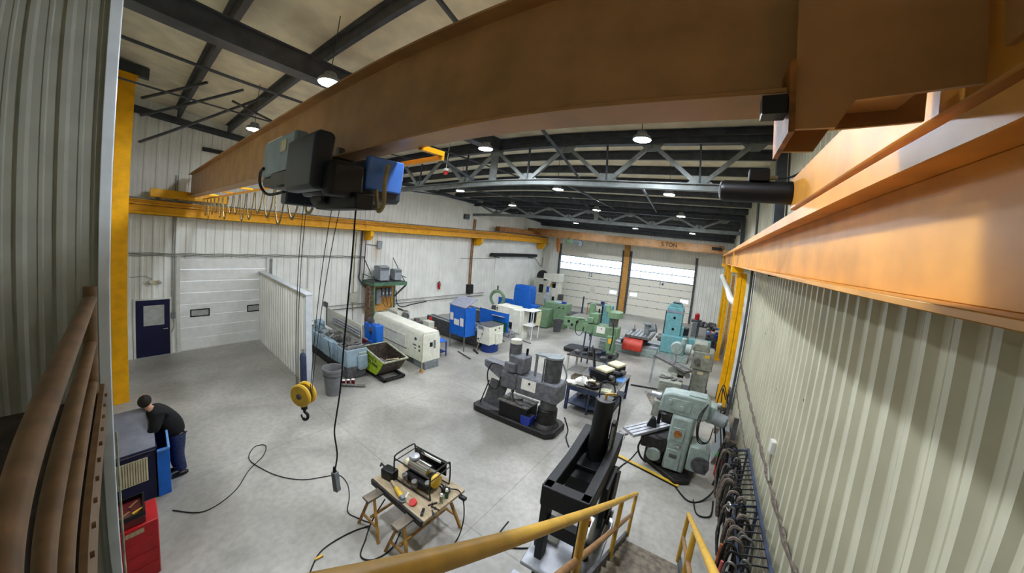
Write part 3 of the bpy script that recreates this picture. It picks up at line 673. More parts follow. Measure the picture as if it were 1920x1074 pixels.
# lathe A
t = thing('engine_lathe', 'pale blue grey engine lathe behind the trash can', 'lathe', (-11.38, 5.72, 0))
MB().prism([(-.3, 0), (.3, 0), (.3, .5), (-.3, .5)], 'x', -2.4, 1.42).build('base', 'grease_dark', t, .02)
MB().box(.75, 1.45, -.42, .42, .45, 1.08).build('headstock_cabinet', 'blue_grey', t, .02)
MB().box(.85, 1.45, -.4, .35, .02, .46).build('gear_cover', 'cast_grey_dark', t, .02); MB().box(1.2, 1.52, .0, .4, .35, .85).build('gear_cover', 'blue_grey', t, .02)
MB().box(1.45, 1.5, .05, .35, .3, .95).build('end_door', 'mill_green', t, .01)
MB().prism([(-.4, .42), (-.28, .5), (-.28, 1.1), (-.4, 1.1)], 'x', -2.4, .7).build('apron', 'blue_grey', t, .01)
MB().box(-.2, .5, -.52, -.3, .5, 1.12).build('front_panel', 'blue_grey', t, .015); MB().box(-1.3, -.7, -.5, -.3, .5, 1.1).build('front_panel', 'blue_grey', t, .015)
MB().box(-2.4, .7, -.28, .3, .5, .98).build('bed', 'cast_grey_dark', t, .01)
MB().box(-2.4, .7, -.2, -.15, .98, 1.01).box(-2.4, .7, .14, .2, .98, 1.01).build('bed_way', 'bright_steel', t)
MB().box(-.5, .1, -.3, .3, 1.0, 1.2).box(-.3, -.05, -.25, .1, 1.2, 1.32).build('carriage', 'worn_steel', t, .015)
for x in (-.45, .05): MB().cyl((x, -.3, 1.1), (x, -.42, 1.05), .02).lathe([(.09, -.01), (.11, 0), (.09, .01)], (x, -.43, 1.05), 16, 'y').build('handwheel', 'bright_steel', t)
MB().box(.72, 1.42, -.38, .4, 1.08, 1.12).box(.9, 1.2, -.2, .1, 1.12, 1.2).build('tool_tray', 'worn_steel', t)
for k in range(5): MB().bar((.78+.12*k, -.3, 1.14), (.9+.1*k, .3, 1.15), .03).build('hand_tool', ('bright_steel', 'grease_dark')[k % 2], t)
for k in range(5): MB().bar((-2.0+.5*k, -.42, 1.1), (-1.85+.5*k, -.25, 1.32), .05).build('lever', 'mill_green', t)
MB().box(-1.2, -.6, -.2, .2, 1.0, 1.1).build('slide', 'bright_steel', t)
MB().cyl((.5, 0, 1.25), (.72, 0, 1.25), .18, n=24).build('chuck', 'worn_steel', t)
MB().box(-1.9, -1.5, -.16, .16, 1.0, 1.35).cyl((-1.5, 0, 1.28), (-1.3, 0, 1.28), .05, .03).build('tailstock', 'blue_grey', t, .02)
MB().box(-2.2, .9, .5, .53, .95, 1.75).build('splash_guard', 'machine_beige', t, .01)
for z in (1.35, 1.45, 1.55): MB().cyl((-1.3, .42, z), (.9, .42, z), .035, n=10).build('bar_stock', 'bright_steel', t)
MB().box(-1.8, -1.5, .2, .3, 1.9, 2.1).cyl((-1.65, .3, 1.1), (-1.65, .3, 1.9), .02).build('readout', 'cast_grey_dark', t, .01)
MB().tube(smooth_path([(.3, -.55, 1.12), (.5, -.6, .9), (.55, -.58, .5)]), .012, 6).build('hose', 'rubber', t)
for k, (x, y, z) in enumerate(((-9.72, 5.05, 0), (-9.66, 5.2, 0), (-9.6, 5.35, 0))):
    j = thing('paint_tin', 'small dark tin with a pale lid at the foot of the grey lathe', 'tin', (x, y, z), 0, 'tins by the grey lathe')
    MB().cyl((0, 0, 0), (0, 0, .16), .06, n=16).build('body', 'dark_red', j); MB().cyl((0, 0, .16), (0, 0, .175), .058, n=16).build('lid', 'paper', j)
tag(MB().cyl((-9.65, 4.95, .05), (-9.15, 5.55, .05), .05, n=14).build('steel_bar', 'worn_steel'), 'short round steel bar lying beside the tins at the grey lathe', 'bar')
# blue bench with disc grinder
t = thing('work_table', 'dark flat work table between the grey lathe and the green dumpster', 'table', (-10.98, 6.55, 0))
MB().box(-.62, .42, -.22, .3, .88, .91).build('tabletop', 'rack_blue', t, .005)
for x, y in ((-.58, -.2), (.38, -.2), (-.58, .27), (.38, .27)): MB().box(x-.02, x+.02, y-.02, y+.02, 0, .88).build('leg', 'grease_dark', t)
MB().box(-.56, .36, -.16, .25, .1, .13).build('shelf', 'grease_dark', t)
t = thing('grinder', 'blue double ended grinder with tall guards behind the dark table', 'grinder', (-10.95, 7.05, 0))
MB().prism([(-.22, 0), (.22, 0), (.16, .9), (-.16, .9)], 'x', -.2, .2).build('pedestal', 'machine_blue', t, .02)
MB().box(-.5, -.1, -.12, .2, .9, 1.55).box(.12, .45, -.15, .2, .85, 1.6).build('guard', 'machine_blue', t, .02)
MB().cyl((-.1, 0, 1.3), (.12, 0, 1.3), .14).build('motor', 'cast_grey_dark', t); MB().cyl((-.3, -.02, 1.68), (-.02, -.02, 1.68), .1).build('dust_pipe', 'cast_grey_dark', t)
for i, (dx, dy, s_, mm, lb) in enumerate(((-.3, 0, .09, 'wood', 'wooden block lying on the dark table by the blue grinder'), (-.02, -.02, .08, 'cream', 'cream box lying on the dark table by the blue grinder'))):
    tag(MB().obox((-10.98+dx, 6.55+dy, .91+s_/2), (s_*1.6, s_, s_), (0, 0, .4)).build('block' if i == 0 else 'box', mm, None, .006), lb, 'block' if i == 0 else 'box')
t = thing('bench_vise', 'purple grey vise clamped on the corner of the dark table', 'vise', (-10.7, 6.45, .91), .5)
MB().lathe([(.08, 0), (.07, .03), (.05, .08)], n=14).build('base', 'cast_grey_dark', t); MB().box(-.12, .02, -.05, .05, .08, .2).build('fixed_jaw', 'dark_red', t, .01); MB().box(.05, .11, -.05, .05, .08, .2).cyl((.11, 0, .12), (.2, 0, .12), .012).build('moving_jaw', 'dark_red', t, .005)
# tilting dumpster
t = thing('dumpster', 'lime green self dumping scrap hopper with a pale rim', 'dumpster', (-9.62, 6.72, 0))
MB().box(-.62, .6, -.5, -.4, .04, .14).box(-.62, .6, .36, .46, .04, .14).box(-.62, -.5, -.5, .46, .04, .12).box(.48, .6, -.5, .46, .04, .12).box(-.1, .0, -.5, .46, .04, .12).build('skid_frame', 'grease_dark', t, .01)
side = [(-.62, 1.0), (.65, .8), (.45, .5), (.2, .2), (-.35, .18), (-.6, .42)]
sd = MB().prism(side, 'y', -.55, -.53).build('side_panel', 'lime', t); MB().prism(side, 'y', .49, .51).build('side_panel', 'lime', t)
m = MB()
for i in range(1, 6):
    a = side[i]; b = side[(i+1) % 6]; m.prism([a, b, (b[0]*.97, b[1]+.02), (a[0]*.97, a[1]+.02)], 'y', -.53, .49)
m.prism([(p[0]*.98, p[1]) for p in side], 'y', -.53, -.522).prism([(p[0]*.98, p[1]) for p in side], 'y', .482, .49).build('bucket', 'hopper_inside', t)
m = MB()
for y in (-.55, .5): m.bar((-.64, y, 1.01), (.68, y, .8), .06, .05)
m.bar((-.64, -.57, 1.01), (-.64, .53, 1.01), .05, .06).bar((.68, -.57, .8), (.68, .53, .8), .06, .05)
m.build('rim', 'hopper_rim', t, .006)
text_part('RECYCLE', .16, 'grease_dark', t, (-.1, -.553, .74), (PI/2, .1, 0)); text_part('222-5066', .17, 'grease_dark', t, (-.05, -.553, .56), (PI/2, .1, 0))
tag(MB().bar((-9.05, 6.35, .86), (-8.85, 6.75, .9), .05, .02).build('wood_strip', 'wood'), 'strip of wood sticking out over the rim of the green dumpster', 'board')
tag(MB().obox((-9.6, 6.6, .52), (.5, .3, .05), (.1, .2, .3)).build('scrap_sheet', 'worn_steel', None, .004), 'crumpled grey scrap sheet inside the green dumpster', 'scrap')
# CNC lathe shroud
t = thing('cnc_lathe', 'long off white enclosed lathe with a sliding door behind the dumpster', 'lathe', (-9.2, 8.2, 0))
MB().prism([(-.02, .3), (-.02, 1.34), (.12, 1.52), (.85, 1.5), (.9, 1.4), (.9, .32)], 'x', -3.5, -.02).build('enclosure', 'machine_white', t, .015)
MB().prism([(-.04, .3), (-.04, 1.36), (.1, 1.42), (.75, 1.42), (.92, 1.2), (.92, .32)], 'x', -.02, .0).build('end_cover', 'machine_white', t, .01)
MB().box(-2.9, -1.05, -.06, -.02, .62, 1.16).build('sliding_door', 'machine_white', t, .012)
MB().box(-2.45, -1.6, -.065, -.06, 1.08, 1.1).build('door_slot', 'cast_grey_dark', t); MB().box(-2.95, -1.0, -.03, -.02, .58, .62).build('door_track', 'grease_dark', t)
MB().box(-3.3, -.1, .1, .85, 0, .3).build('base', 'cast_grey_dark', t); MB().box(-.62, .05, .05, .8, 0, .3).build('chip_tank', 'cast_grey', t, .01)
MB().box(.005, .012, .35, .5, .9, 1.08).build('control_window', 'black', t); MB().box(.005, .012, .55, .66, .8, 1.15).build('label_plate', 'cast_grey', t)
for (x, z, s_) in ((-.42, 1.18, .06), (-.2, .92, .05), (-.45, .78, .035), (-.2, .75, .05), (-.15, 1.2, .02)): MB().cyl((x, -.02, z), (x, -.034, z), s_, n=16).build('emblem', 'cast_grey_dark', t)
MB().box(-.58, -.38, -.03, -.02, .9, .94).build('emblem', 'cast_grey_dark', t)
t = thing('broom', 'upside down broom leaning on the corner of the off white lathe', 'broom', (-9.05, 8.05, 0))
MB().cyl((0, -.05, .12), (-.1, .1, 1.5), .014, n=8).build('handle', 'wood', t); MB().lathe([(.1, 0), (.09, .08), (.04, .15)], (0, -.06, 0), 12, sc=(1, .5)).build('bristles', 'wood_yellow', t)
# tool lathe B behind it
t = thing('engine_lathe', 'grey lathe cluttered with tools between the off white lathe and the blue hood', 'lathe', (-11.6, 10.0, 0))
MB().box(-2.0, 1.2, -.35, .35, .1, .75).build('base', 'machine_beige', t, .02)
MB().box(-2.0, .9, -.5, .5, .72, .8).build('chip_tray', 'deep_blue', t, .01)
MB().box(-1.9, 1.2, -.22, .22, .8, 1.02).build('bed', 'cast_grey', t, .01); MB().box(-1.9, 1.2, -.17, -.12, 1.02, 1.05).box(-1.9, 1.2, .12, .17, 1.02, 1.05).build('bed_way', 'bright_steel', t)
MB().box(-2.0, -1.1, -.4, .4, .8, 1.42).build('headstock', 'machine_beige', t, .03); MB().cyl((-1.1, 0, 1.2), (-.9, 0, 1.2), .17, n=20).build('chuck', 'worn_steel', t)
MB().box(.55, .95, -.18, .18, 1.03, 1.4).cyl((.35, 0, 1.3), (.55, 0, 1.3), .05).build('tailstock', 'machine_beige', t, .02)
MB().box(-.3, .1, -.3, .3, 1.04, 1.2).box(-.2, 0, -.1, .1, 1.2, 1.32).build('carriage', 'worn_steel', t, .01)
random.seed(11)
for i in range(7): tag(MB().obox((-13.0+.38*i, 10.0+random.uniform(-.2, .2), 1.46 if i < 2 else (1.09 if 2 <= i else 1.05)), (.3, .06, .05), (0, 0, random.uniform(-1, 1))).build('hand_tool', random.choice(['worn_steel', 'grease_dark', 'wood_yellow'])), 'small hand tool lying on top of the cluttered grey lathe', 'tool', 'tools on the cluttered lathe')
j = thing('bucket', 'red orange cup standing on the cluttered grey lathe', 'cup', (-10.9, 10.15, 1.4)); MB().lathe([(.05, 0), (.07, .14), (.06, .14), (.045, .01)], n=16).build('body', 'bright_red', j)
t = thing('parts_cart', 'small blue tray cart next to the blue hood', 'cart', (-10.2, 9.85, 0))
MB().box(-.4, .4, -.3, .3, .7, .75).build('tray', 'machine_blue', t, .01); MB().box(-.36, .36, -.26, .26, .2, .24).build('shelf', 'deep_blue', t)
for x, y in ((-.37, -.27), (.37, -.27), (-.37, .27), (.37, .27)): MB().box(x-.02, x+.02, y-.02, y+.02, 0, .7).build('leg', 'deep_blue', t)
j = thing('jug', 'white jug standing under the blue tray cart', 'jug', (-10.1, 9.85, .245)); MB().lathe([(.1, 0), (.1, .2), (.04, .28), (.04, .32)], n=16).build('body', 'paper', j)
# lathe C with blue hood
t = thing('chip_guard', 'tall blue machine hood with a sloping grey top and papers taped on', 'guard', (-10.7, 11.2, 0))
MB().box(0, .97, 0, .03, .72, 2.1).box(0, .03, 0, .75, .72, 2.1).box(.94, .97, 0, .75, .72, 2.1).build('panel', 'machine_blue', t, .008)
MB().prism([(-.02, 2.1), (.8, 2.44), (.8, 2.47), (-.02, 2.13)], 'x', -.03, 1.0).build('sloping_top', 'hood_grey', t)
for x in (.03, .92): MB().box(x-.02, x+.02, .02, .06, 0, .72).build('leg', 'cast_grey', t)
for x0, x1, z0, z1 in ((.05, .25, 1.4, 1.75), (.3, .62, 1.22, 1.5), (.68, .88, 1.22, 1.6)): MB().box(x0, x1, -.008, -.001, z0, z1).build('taped_sheet', 'paper', t)
t = thing('engine_lathe', 'lathe with a white headstock on a blue base and a blue back guard', 'lathe', (-9.2, 12.3, 0))
MB().box(-.42, .32, -.35, .7, .42, 1.33).build('headstock', 'machine_white', t, .02); MB().box(.32, .38, .1, .6, .4, .95).build('gear_door', 'machine_white', t, .01)
MB().lathe([(.42, 0), (.45, .1), (.4, .42)], (-.02, .15, 0), 12, sc=(.9, 1.1)).build('base', 'deep_blue', t)
MB().box(-.43, .33, -.36, .71, 1.33, 1.35).build('top_mat', 'cast_grey_dark', t)
for x, z in ((-.32, .62), (-.1, .9)): MB().cyl((x, -.35, z), (x, -.365, z), .045).build('knob', 'black', t)
for y, z in ((.05, 1.15), (.35, 1.2)): MB().cyl((.32, y, z), (.335, y, z), .04).build('dial', 'black', t)
MB().box(-.35, -.05, -.36, -.35, 1.12, 1.28).build('name_plate', 'cast_grey', t)
MB().box(-4.2, -.42, -.1, .45, .1, .85).build('bed', 'cast_grey_dark', t, .01); MB().box(-4.2, -.42, -.05, .02, .85, .88).box(-4.2, -.42, .32, .4, .85, .88).build('bed_way', 'bright_steel', t)
MB().cyl((-.62, .17, 1.1), (-.42, .17, 1.1), .2, n=24).build('chuck', 'worn_steel', t)
MB().box(-1.6, -1.1, -.3, .5, .88, 1.05).box(-1.45, -1.2, -.1, .2, 1.05, 1.2).build('carriage', 'worn_steel', t, .01)
MB().box(-1.35, .4, .95, .98, .85, 1.85).build('back_guard', 'machine_blue', t, .01); MB().box(-1.3, .35, .93, .95, 1.82, 1.87).build('guard_edge', 'machine_white', t)
MB().box(-.5, .2, .78, .95, 1.62, 1.64).build('guard_shelf', 'hood_grey', t); MB().box(-.45, .32, .9, .94, .9, 1.35).build('green_panel', 'bottle_green', t)
t = thing('broom', 'push broom leaning against the white headstock', 'broom', (-9.35, 11.78, 0))
MB().cyl((-.05, -.12, .06), (.2, .12, 1.28), .013, n=8).build('handle', 'wood', t); MB().obox((-.05, -.12, .035), (.5, .07, .06), (0, 0, -.5)).build('bristles', 'grease_dark', t)
# steady rest (green ring)
t = thing('steady_rest', 'green ring shaped steady rest standing behind the lathes', 'steady rest', (-12.6, 17.5, 0), .3)
MB().box(-.3, .3, -.15, .15, 0, 1.1).build('stand', 'cast_grey_dark', t, .02)
ring = [(0+.42*math.cos(a), 0, 1.6+.46*math.sin(a)) for a in [math.radians(q) for q in range(-60, 241, 15)]]
MB().tube(ring, .1, 8).build('ring', 'machine_green', t); MB().cyl((0, 0, 2.0), (0, 0, 2.4), .05).build('screw', 'cast_grey_dark', t)
# lathe D
t = thing('engine_lathe', 'long lathe with a big bright blue splash guard and a white cabinet end', 'lathe', (-11.2, 16.6, 0))
MB().box(-3.2, 1.1, -.3, .5, .1, .8).build('bed', 'cast_grey_dark', t, .01); MB().box(-3.2, 1.1, -.25, -.15, .8, .83).box(-3.2, 1.1, .3, .4, .8, .83).build('bed_way', 'bright_steel', t)
MB().box(.1, 1.25, -1.25, -.35, .85, 1.68).build('electrical_cabinet', 'machine_white', t, .02)
MB().box(1.25, 1.75, -1.3, -.4, .3, 1.62).build('headstock', 'machine_white', t, .02); MB().lathe([(.42, 0), (.42, .3), (.3, .5)], (1.5, -.8, 0), 12).build('base', 'machine_white', t)
for z in (1.5, 1.36, 1.25): MB().cyl((.2, -1.25, z), (.2, -1.27, z), .05).build('knob', 'black', t)
MB().box(.4, .9, -1.262, -1.25, 1.0, 1.5).build('label_plate', 'paper', t)
for x, z in ((.3, .7), (.55, .6), (.75, .65)): MB().cyl((x, -.9, z), (x, -.6, z), .12).build('motor', 'worn_steel', t)
MB().tube(smooth_path([(.2, -1.0, .85), (.3, -1.1, .5), (.6, -1.05, .6), (.9, -.9, .4)]), .03, 8).build('hose', 'rubber', t)
t = thing('tall_hood', 'big bright blue boxy splash guard hood standing behind the white cabinet', 'guard', (-12.15, 18.6, 0))
MB().box(0, 1.15, 0, .8, .9, 2.25).prism([(0, 2.25), (.8, 2.25), (.65, 2.5), (.12, 2.5)], 'x', 0, 1.15).build('hood', 'machine_blue', t, .02)
MB().box(-1.15, 0, 0, .06, .8, 1.5).build('side_panel', 'machine_blue', t, .01); MB().box(-.55, -.2, -.012, 0, .95, 1.2).build('notice', 'paper', t)
MB().box(.6, 1.2, -.25, 0, 1.05, 1.08).build('shelf', 'blue_grey', t); MB().box(1.15, 1.7, 0, .5, .9, 1.35).build('side_panel', 'machine_blue', t, .02)
MB().box(.1, 1.0, .1, .7, 0, .9).build('base', 'deep_blue', t)
t = thing('sheet_rack', 'white tubular stand with a cream sheet beside the white cabinet', 'stand', (-9.1, 15.9, 0))
for x, y in ((-.3, -.4), (.25, -.3), (.2, .5), (-.3, .45)): MB().box(x-.02, x+.02, y-.02, y+.02, 0, 1.62).build('leg', 'white_paint', t)
MB().box(-.32, .27, -.42, .52, 1.62, 1.65).build('top_shelf', 'white_paint', t); MB().box(-.32, .27, -.42, .52, .8, .83).build('shelf', 'white_paint', t)
MB().prism([(-.05, .85), (.4, .75), (.45, 1.55), (-.02, 1.58)], 'x', .29, .31).build('hanging_sheet', 'cream', t)
for k, (x, y, r) in enumerate(((-10.35, 15.35, .28), (-9.95, 15.2, .24))):
    c_ = thing('lathe_chuck', '%s round steel chuck lying on the floor under the white cabinet' % ('larger' if k == 0 else 'smaller'), 'chuck', (x, y, r), .6)
    MB().lathe([(.05, -.08), (r, -.08), (r, .06), (r*.75, .09), (.05, .09)], (0, 0, 0), 28, 'y').build('body', 'bright_steel', c_)
    for q in range(3): a = q*2.094; MB().obox((r*.5*math.cos(a), -.1, r*.5*math.sin(a)), (r*.6, .06, .06), (0, -a, 0)).build('jaw', 'worn_steel', c_)
for k, (a, b) in enumerate((((-10.4, 14.6, .04), (-9.6, 14.2, .04)), ((-9.3, 15.2, .03), (-8.5, 15.0, .03)), ((-9.9, 11.0, .04), (-8.9, 10.7, .04)))):
    tag(MB().cyl(a, b, .03, n=8).build('steel_bar', 'worn_steel'), ['dark steel bar on the floor before the chucks', 'dark steel bar on the floor by the white stand', 'dark steel bar on the floor before the white headstock'][k], 'bar')
# green lathe
t = thing('engine_lathe', 'sage green lathe with a green cabinet standing past the white stand', 'lathe', (-9.9, 19.1, 0))
MB().box(-.5, .35, -.5, .2, .05, 1.25).build('electrical_cabinet', 'machine_green', t, .02)
MB().box(-.4, 1.2, .2, 1.1, .5, 1.6).build('headstock', 'machine_green', t, .06, seg=2); MB().box(.1, 1.15, .3, 1.0, 0, .5).build('base', 'machine_green', t, .03)
for q in (.7, 1.0): MB().cyl((q, .2, 1.35), (q, .15, 1.35), .045).build('knob', 'black', t)
MB().cyl((1.2, .6, .9), (1.32, .6, .9), .1).build('chuck', 'worn_steel', t); MB().lathe([(.3, -.08), (.4, -.08), (.4, .08), (.3, .08)], (-.45, .7, 1.75), 24, 'x').build('face_ring', 'bright_steel', t)
MB().box(-4.0, -.4, .3, 1.0, .1, .9).build('bed', 'cast_grey_dark', t, .02); MB().box(.2, .7, .35, .9, 1.6, 1.64).build('top_tray', 'blue_grey', t)
MB().box(.75, 1.0, .4, .6, 1.6, 1.72).build('parts_box', 'plastic_blue', t)
for x, y, r, h_, lb in ((-8.75, 18.5, .27, .68, 'dark grey trash can in front of the sage green lathe'), (-8.4, 20.0, .22, .6, 'light grey lidded trash can behind the darker one')):
    c_ = thing('trash_can', lb, 'trash can', (x, y, 0)); MB().lathe([(r*.82, 0), (r, h_), (r*1.08, h_+.02), (r*1.08, h_+.07), (r*.93, h_+.06), (r*.75, .05), (.01, .05)], n=22).build('body', 'bin_grey' if r < .25 else 'cast_grey_dark', c_)
    if r < .25: MB().lathe([(r*1.1, h_+.05), (r*1.05, h_+.1), (.03, h_+.14)], n=22).build('lid', 'bin_grey', c_)
# vertical machine by the far left
t = thing('bandsaw', 'tall white vertical bandsaw machine in the far left corner', 'bandsaw', (-13.9, 26.4, 0))
MB().box(-1.2, .1, -.5, .5, 0, 2.3).build('body', 'machine_beige', t, .04); MB().box(-.3, 1.2, -.5, .5, 2.1, 2.75).build('head', 'machine_white', t, .04)
MB().lathe([(.05, -.1), (.5, -.1), (.5, .1), (.05, .1)], (-.5, -.3, 2.45), 28, 'y').build('wheel', 'grease_dark', t)
MB().box(.15, .5, -.55, .4, .3, 2.1).build('column', 'machine_white', t, .02); MB().box(.18, .42, -.57, -.55, .5, 1.7).build('blue_panel', 'machine_blue', t)
MB().box(.9, 1.15, -.4, .4, .2, 2.1).build('guard', 'machine_white', t, .02); MB().box(.5, .9, -.2, .3, 0, 1.9).build('recess', 'black_steel', t); MB().box(.55, .95, -.45, -.3, .9, 1.6).build('blade_cover', 'paper', t)
MB().box(-.6, -.2, -.52, -.5, 1.1, 1.8).build('control_window', 'black', t); MB().box(.45, .65, -.6, -.5, 1.75, 1.95).build('brass_block', 'brass', t)
t = thing('office_chair', 'black office chair by the far left door', 'chair', (-12.3, 25.9, 0), .6)
MB().box(-.25, .25, -.24, .24, .5, .58).build('seat', 'black', t, .02); MB().box(-.24, .24, .22, .28, .65, 1.15).build('backrest', 'cast_grey_dark', t, .02)
MB().cyl((0, 0, .1), (0, 0, .5), .03).build('gas_post', 'black', t)
for q in range(5): a = q*1.2566; MB().bar((0, 0, .12), (.28*math.cos(a), .28*math.sin(a), .06), .04).build('leg', 'black', t)
tag(MB().box(-12.6, -10.2, 23.2, 25.4, 0, .012).build('floor_mat', 'cast_grey_dark'), 'dark floor mat before the left big door', 'mat')
t = thing('stop_post', 'thin blue post standing on the dark mat', 'post', (-10.0, 25.4, 0)); MB().box(-.05, .05, -.05, .05, 0, 1.35).build('tube', 'rack_blue', t); MB().box(-.15, .15, -.15, .15, 0, .02).build('base_plate', 'rack_blue', t)
t = thing('work_table', 'small wooden legged table before the left big door', 'table', (-8.6, 25.4, 0))
MB().box(-.9, .7, -.4, .4, .86, .9).build('tabletop', 'cast_grey_dark', t, .01)
for x, y in ((-.8, -.35), (.6, -.35), (-.8, .35), (.6, .35)): MB().box(x-.03, x+.03, y-.03, y+.03, 0, .86).build('leg', 'wood_yellow', t)
MB().box(-.75, .55, -.3, .3, .25, .28).build('shelf', 'wood_grey', t)
t = thing('bench_vise', 'blue vise bolted on the small wooden legged table', 'vise', (-8.2, 25.3, .9)); MB().lathe([(.12, 0), (.1, .05), (.07, .1)], n=12).build('base', 'deep_blue', t); MB().box(-.2, .02, -.07, .07, .1, .28).build('fixed_jaw', 'deep_blue', t, .01); MB().box(.06, .12, -.07, .07, .1, .28).cyl((.12, 0, .2), (.35, 0, .2), .025).build('moving_jaw', 'worn_steel', t)
tag(MB().box(-10.6, -10.1, YF-.06, YF-.04, 1.35, 2.05).build('notice', 'paper'), 'white notice sheet on the left big door', 'sign')
# ---------------------------------------------------------------- wall things, left
t = thing('conduit_run', 'twisted pale conduit run along the left wall over the white door', 'conduit', (XL+.05, 0, 0))
m = MB()
for dz, ph in ((0, 0), (-.05, 1.5), (.04, 3)):
    m.tube([(.02*math.sin(y*6+ph), y, 3.72+dz+.012*math.cos(y*6+ph)) for y in [i*.1 for i in range(0, 95)]], .014, 5)
for q in m.v: pass
m.build('cable', 'cable_grey', t)['kind'] = 'stuff'
MB().tube([(0, 5.9, 3.78), (0, 6.15, 3.74), (0, 6.2, 3.6), (0, 6.2, 2.2)], .014, 6).build('drop', 'cable_grey', t)
MB().cyl((0, 1.1, 1.5), (0, 1.1, 6.6), .018, n=6).cyl((0, 1.16, 1.5), (0, 1.16, 6.6), .014, n=6).build('riser', 'cable_grey', t)
t = thing('wall_light', 'small unlit twin floodlight above the navy door', 'light', (XL+.06, .62, 2.72)); MB().box(-.03, .03, -.08, .08, -.06, .06).build('case', 'cream', t)
for s_ in (-1, 1): MB().cyl((.02, s_*.1, .05), (.1, s_*.14, -.02), .05, .06).build('lamp_head', 'machine_beige', t)
MB().tube([(-.02, -.6, .2), (-.02, -.2, .22), (-.02, -.05, .1)], .01, 6).build('conduit', 'cable_grey', t)
t = thing('door_switch', 'grey door switch box with hanging cable between the two left doors', 'switch', (XL+.08, 1.12, 1.35)); MB().box(-.04, .04, -.06, .06, 0, .22).build('case', 'cast_grey', t, .005)
MB().tube(smooth_path([(0, 0, 0), (.02, .02, -.2), (.02, .0, -.35), (.02, -.05, -.5)]), .015, 6).build('cable', 'cable_grey', t)
for y, z, a, b, lb, mm in ((2.12, 7.72, .7, .14, 'dark radiant heater high on the left wall', 'heater'), (17.4, 6.5, .5, .35, 'small dark louvre vent high on the left wall', 'cast_grey_dark')):
    t = thing('heater' if a > .6 else 'vent', lb, 'heater' if a > .6 else 'vent', (XL+.05, y, z)); MB().box(0, .12, -a/2, a/2, -b/2, b/2).build('case', mm, t, .01)
    for q in range(3): MB().box(.12, .13, -a/2+.03, a/2-.03, -b/2+b*(q+.5)/3-.01, -b/2+b*(q+.5)/3+.01).build('slat', 'grease_dark' if a > .6 else 'cast_grey', t)
# risers near the shelf
for dy, r, m_, z1, lb in ((0, .03, 'festoon', 5.0, 'tan'), (.35, .05, 'cast_grey_dark', 5.1, 'thick grey'), (.62, .03, 'dark_red', 5.1, 'dark red')):
    tag(MB().tube(smooth_path([(XL+.14, 8.75+dy, z1), (XL+.14, 8.72+dy, 3.0), (XL+.14, 8.7+dy, .9 if dy == 0 else 2.6)] + ([(XL+.25, 9.0+dy, 2.2), (XL+.3, 9.3+dy, 2.1)] if 0 < dy < .5 else [])), r, 8).build('riser_pipe', m_), '%s vertical pipe on the left wall beside the transformer shelf' % lb, 'pipe')
t = thing('riser_pipe', 'rusty twin pipe riser down the left wall behind the blue hood', 'pipe', (XL+.12, 18.3, 0)); MB().cyl((0, -.06, 1.9), (0, -.06, 6.4), .04, n=8).cyl((0, .1, 1.9), (0, .1, 6.4), .04, n=8).build('pipes', 'crane_rust', t); MB().box(-.1, .15, -.25, .3, 1.3, 1.95).build('valve_box', 'grease_dark', t, .03)
t = thing('socket_box', 'grey socket box with conduits on the wall under the runway bracket', 'socket', (XL+.06, 10.3, 4.4)); MB().box(-.03, .1, -.15, .15, -.2, .2).build('case', 'panel_grey', t, .01); MB().tube([(0, -.9, .0), (0, -.15, -.05)], .02, 6).build('conduit', 'cast_grey', t)
t = thing('fuse_box', 'pale fuse box on the left wall before the bark covered post', 'box', (XL+.06, 8.75, 1.6)); MB().box(-.03, .12, -.2, .2, -.25, .25).build('case', 'machine_beige', t, .01); MB().cyl((0, .0, -1.2), (0, 0, -.25), .02, n=6).build('conduit', 'cast_grey', t)
tag(MB().tube([(XL+.05, 17.2, 3.72), (XL+.05, 19.0, 3.72), (XL+.05, 21.2, 3.75), (XL+.05, 21.2, 3.0)], .015, 6).build('air_pipe', 'cable_grey'), 'thin grey air pipe with a drop on the left wall', 'pipe')
for z, x in ((1.25, XL+.12), (1.05, XL+.12)):
    tag(MB().tube([(x, 7.2, z), (x, 10, z), (x, 16, z+.03), (x, 20, z+.05)], .022, 6).build('floor_conduit', 'cast_grey_dark' if z < 1.2 else 'cable_grey'), '%s conduit running low along the left wall' % ('upper pale' if z > 1.2 else 'lower dark'), 'conduit')
t = thing('fire_extinguisher', 'red fire extinguisher hung on the left wall', 'fire extinguisher', (XL+.16, 15.2, 1.75))
MB().lathe([(.07, 0), (.08, .02), (.08, .38), (.03, .45)], n=16).build('body', 'red', t); MB().cyl((0, 0, .45), (0, 0, .52), .03).build('valve', 'black', t); MB().tube(smooth_path([(0, 0, .5), (.08, .05, .45), (.09, .05, .2)]), .012, 6).build('hose', 'rubber', t); MB().box(-.1, -.08, -.05, .05, .1, .45).build('bracket', 'worn_steel', t)
t = thing('pipe_rack', 'black rods lying on a bracket high on the left wall near the far corner', 'rack', (XL+.3, 23.2, 3.95))
for k in range(4): MB().cyl((.1*(k % 2), -3, .05*k), (.1*(k % 2), 3.2, .05*k), .06, n=8).build('rod', 'grease_dark', t)
for y in (-2.2, 2.4): MB().bar((-.25, y, -.1), (.25, y, -.1), .06).build('bracket', 'grease_dark', t)
cable('air_hose', [(XL+.2, 26.4, 3.9), (XL+.5, 26.8, 3.3), (XL+.4, 27.4, 3.2), (XL+.2, 27.8, 3.9)], .03, 'cast_grey', 'grey hose drooping from the end of the black rods', 'hose')
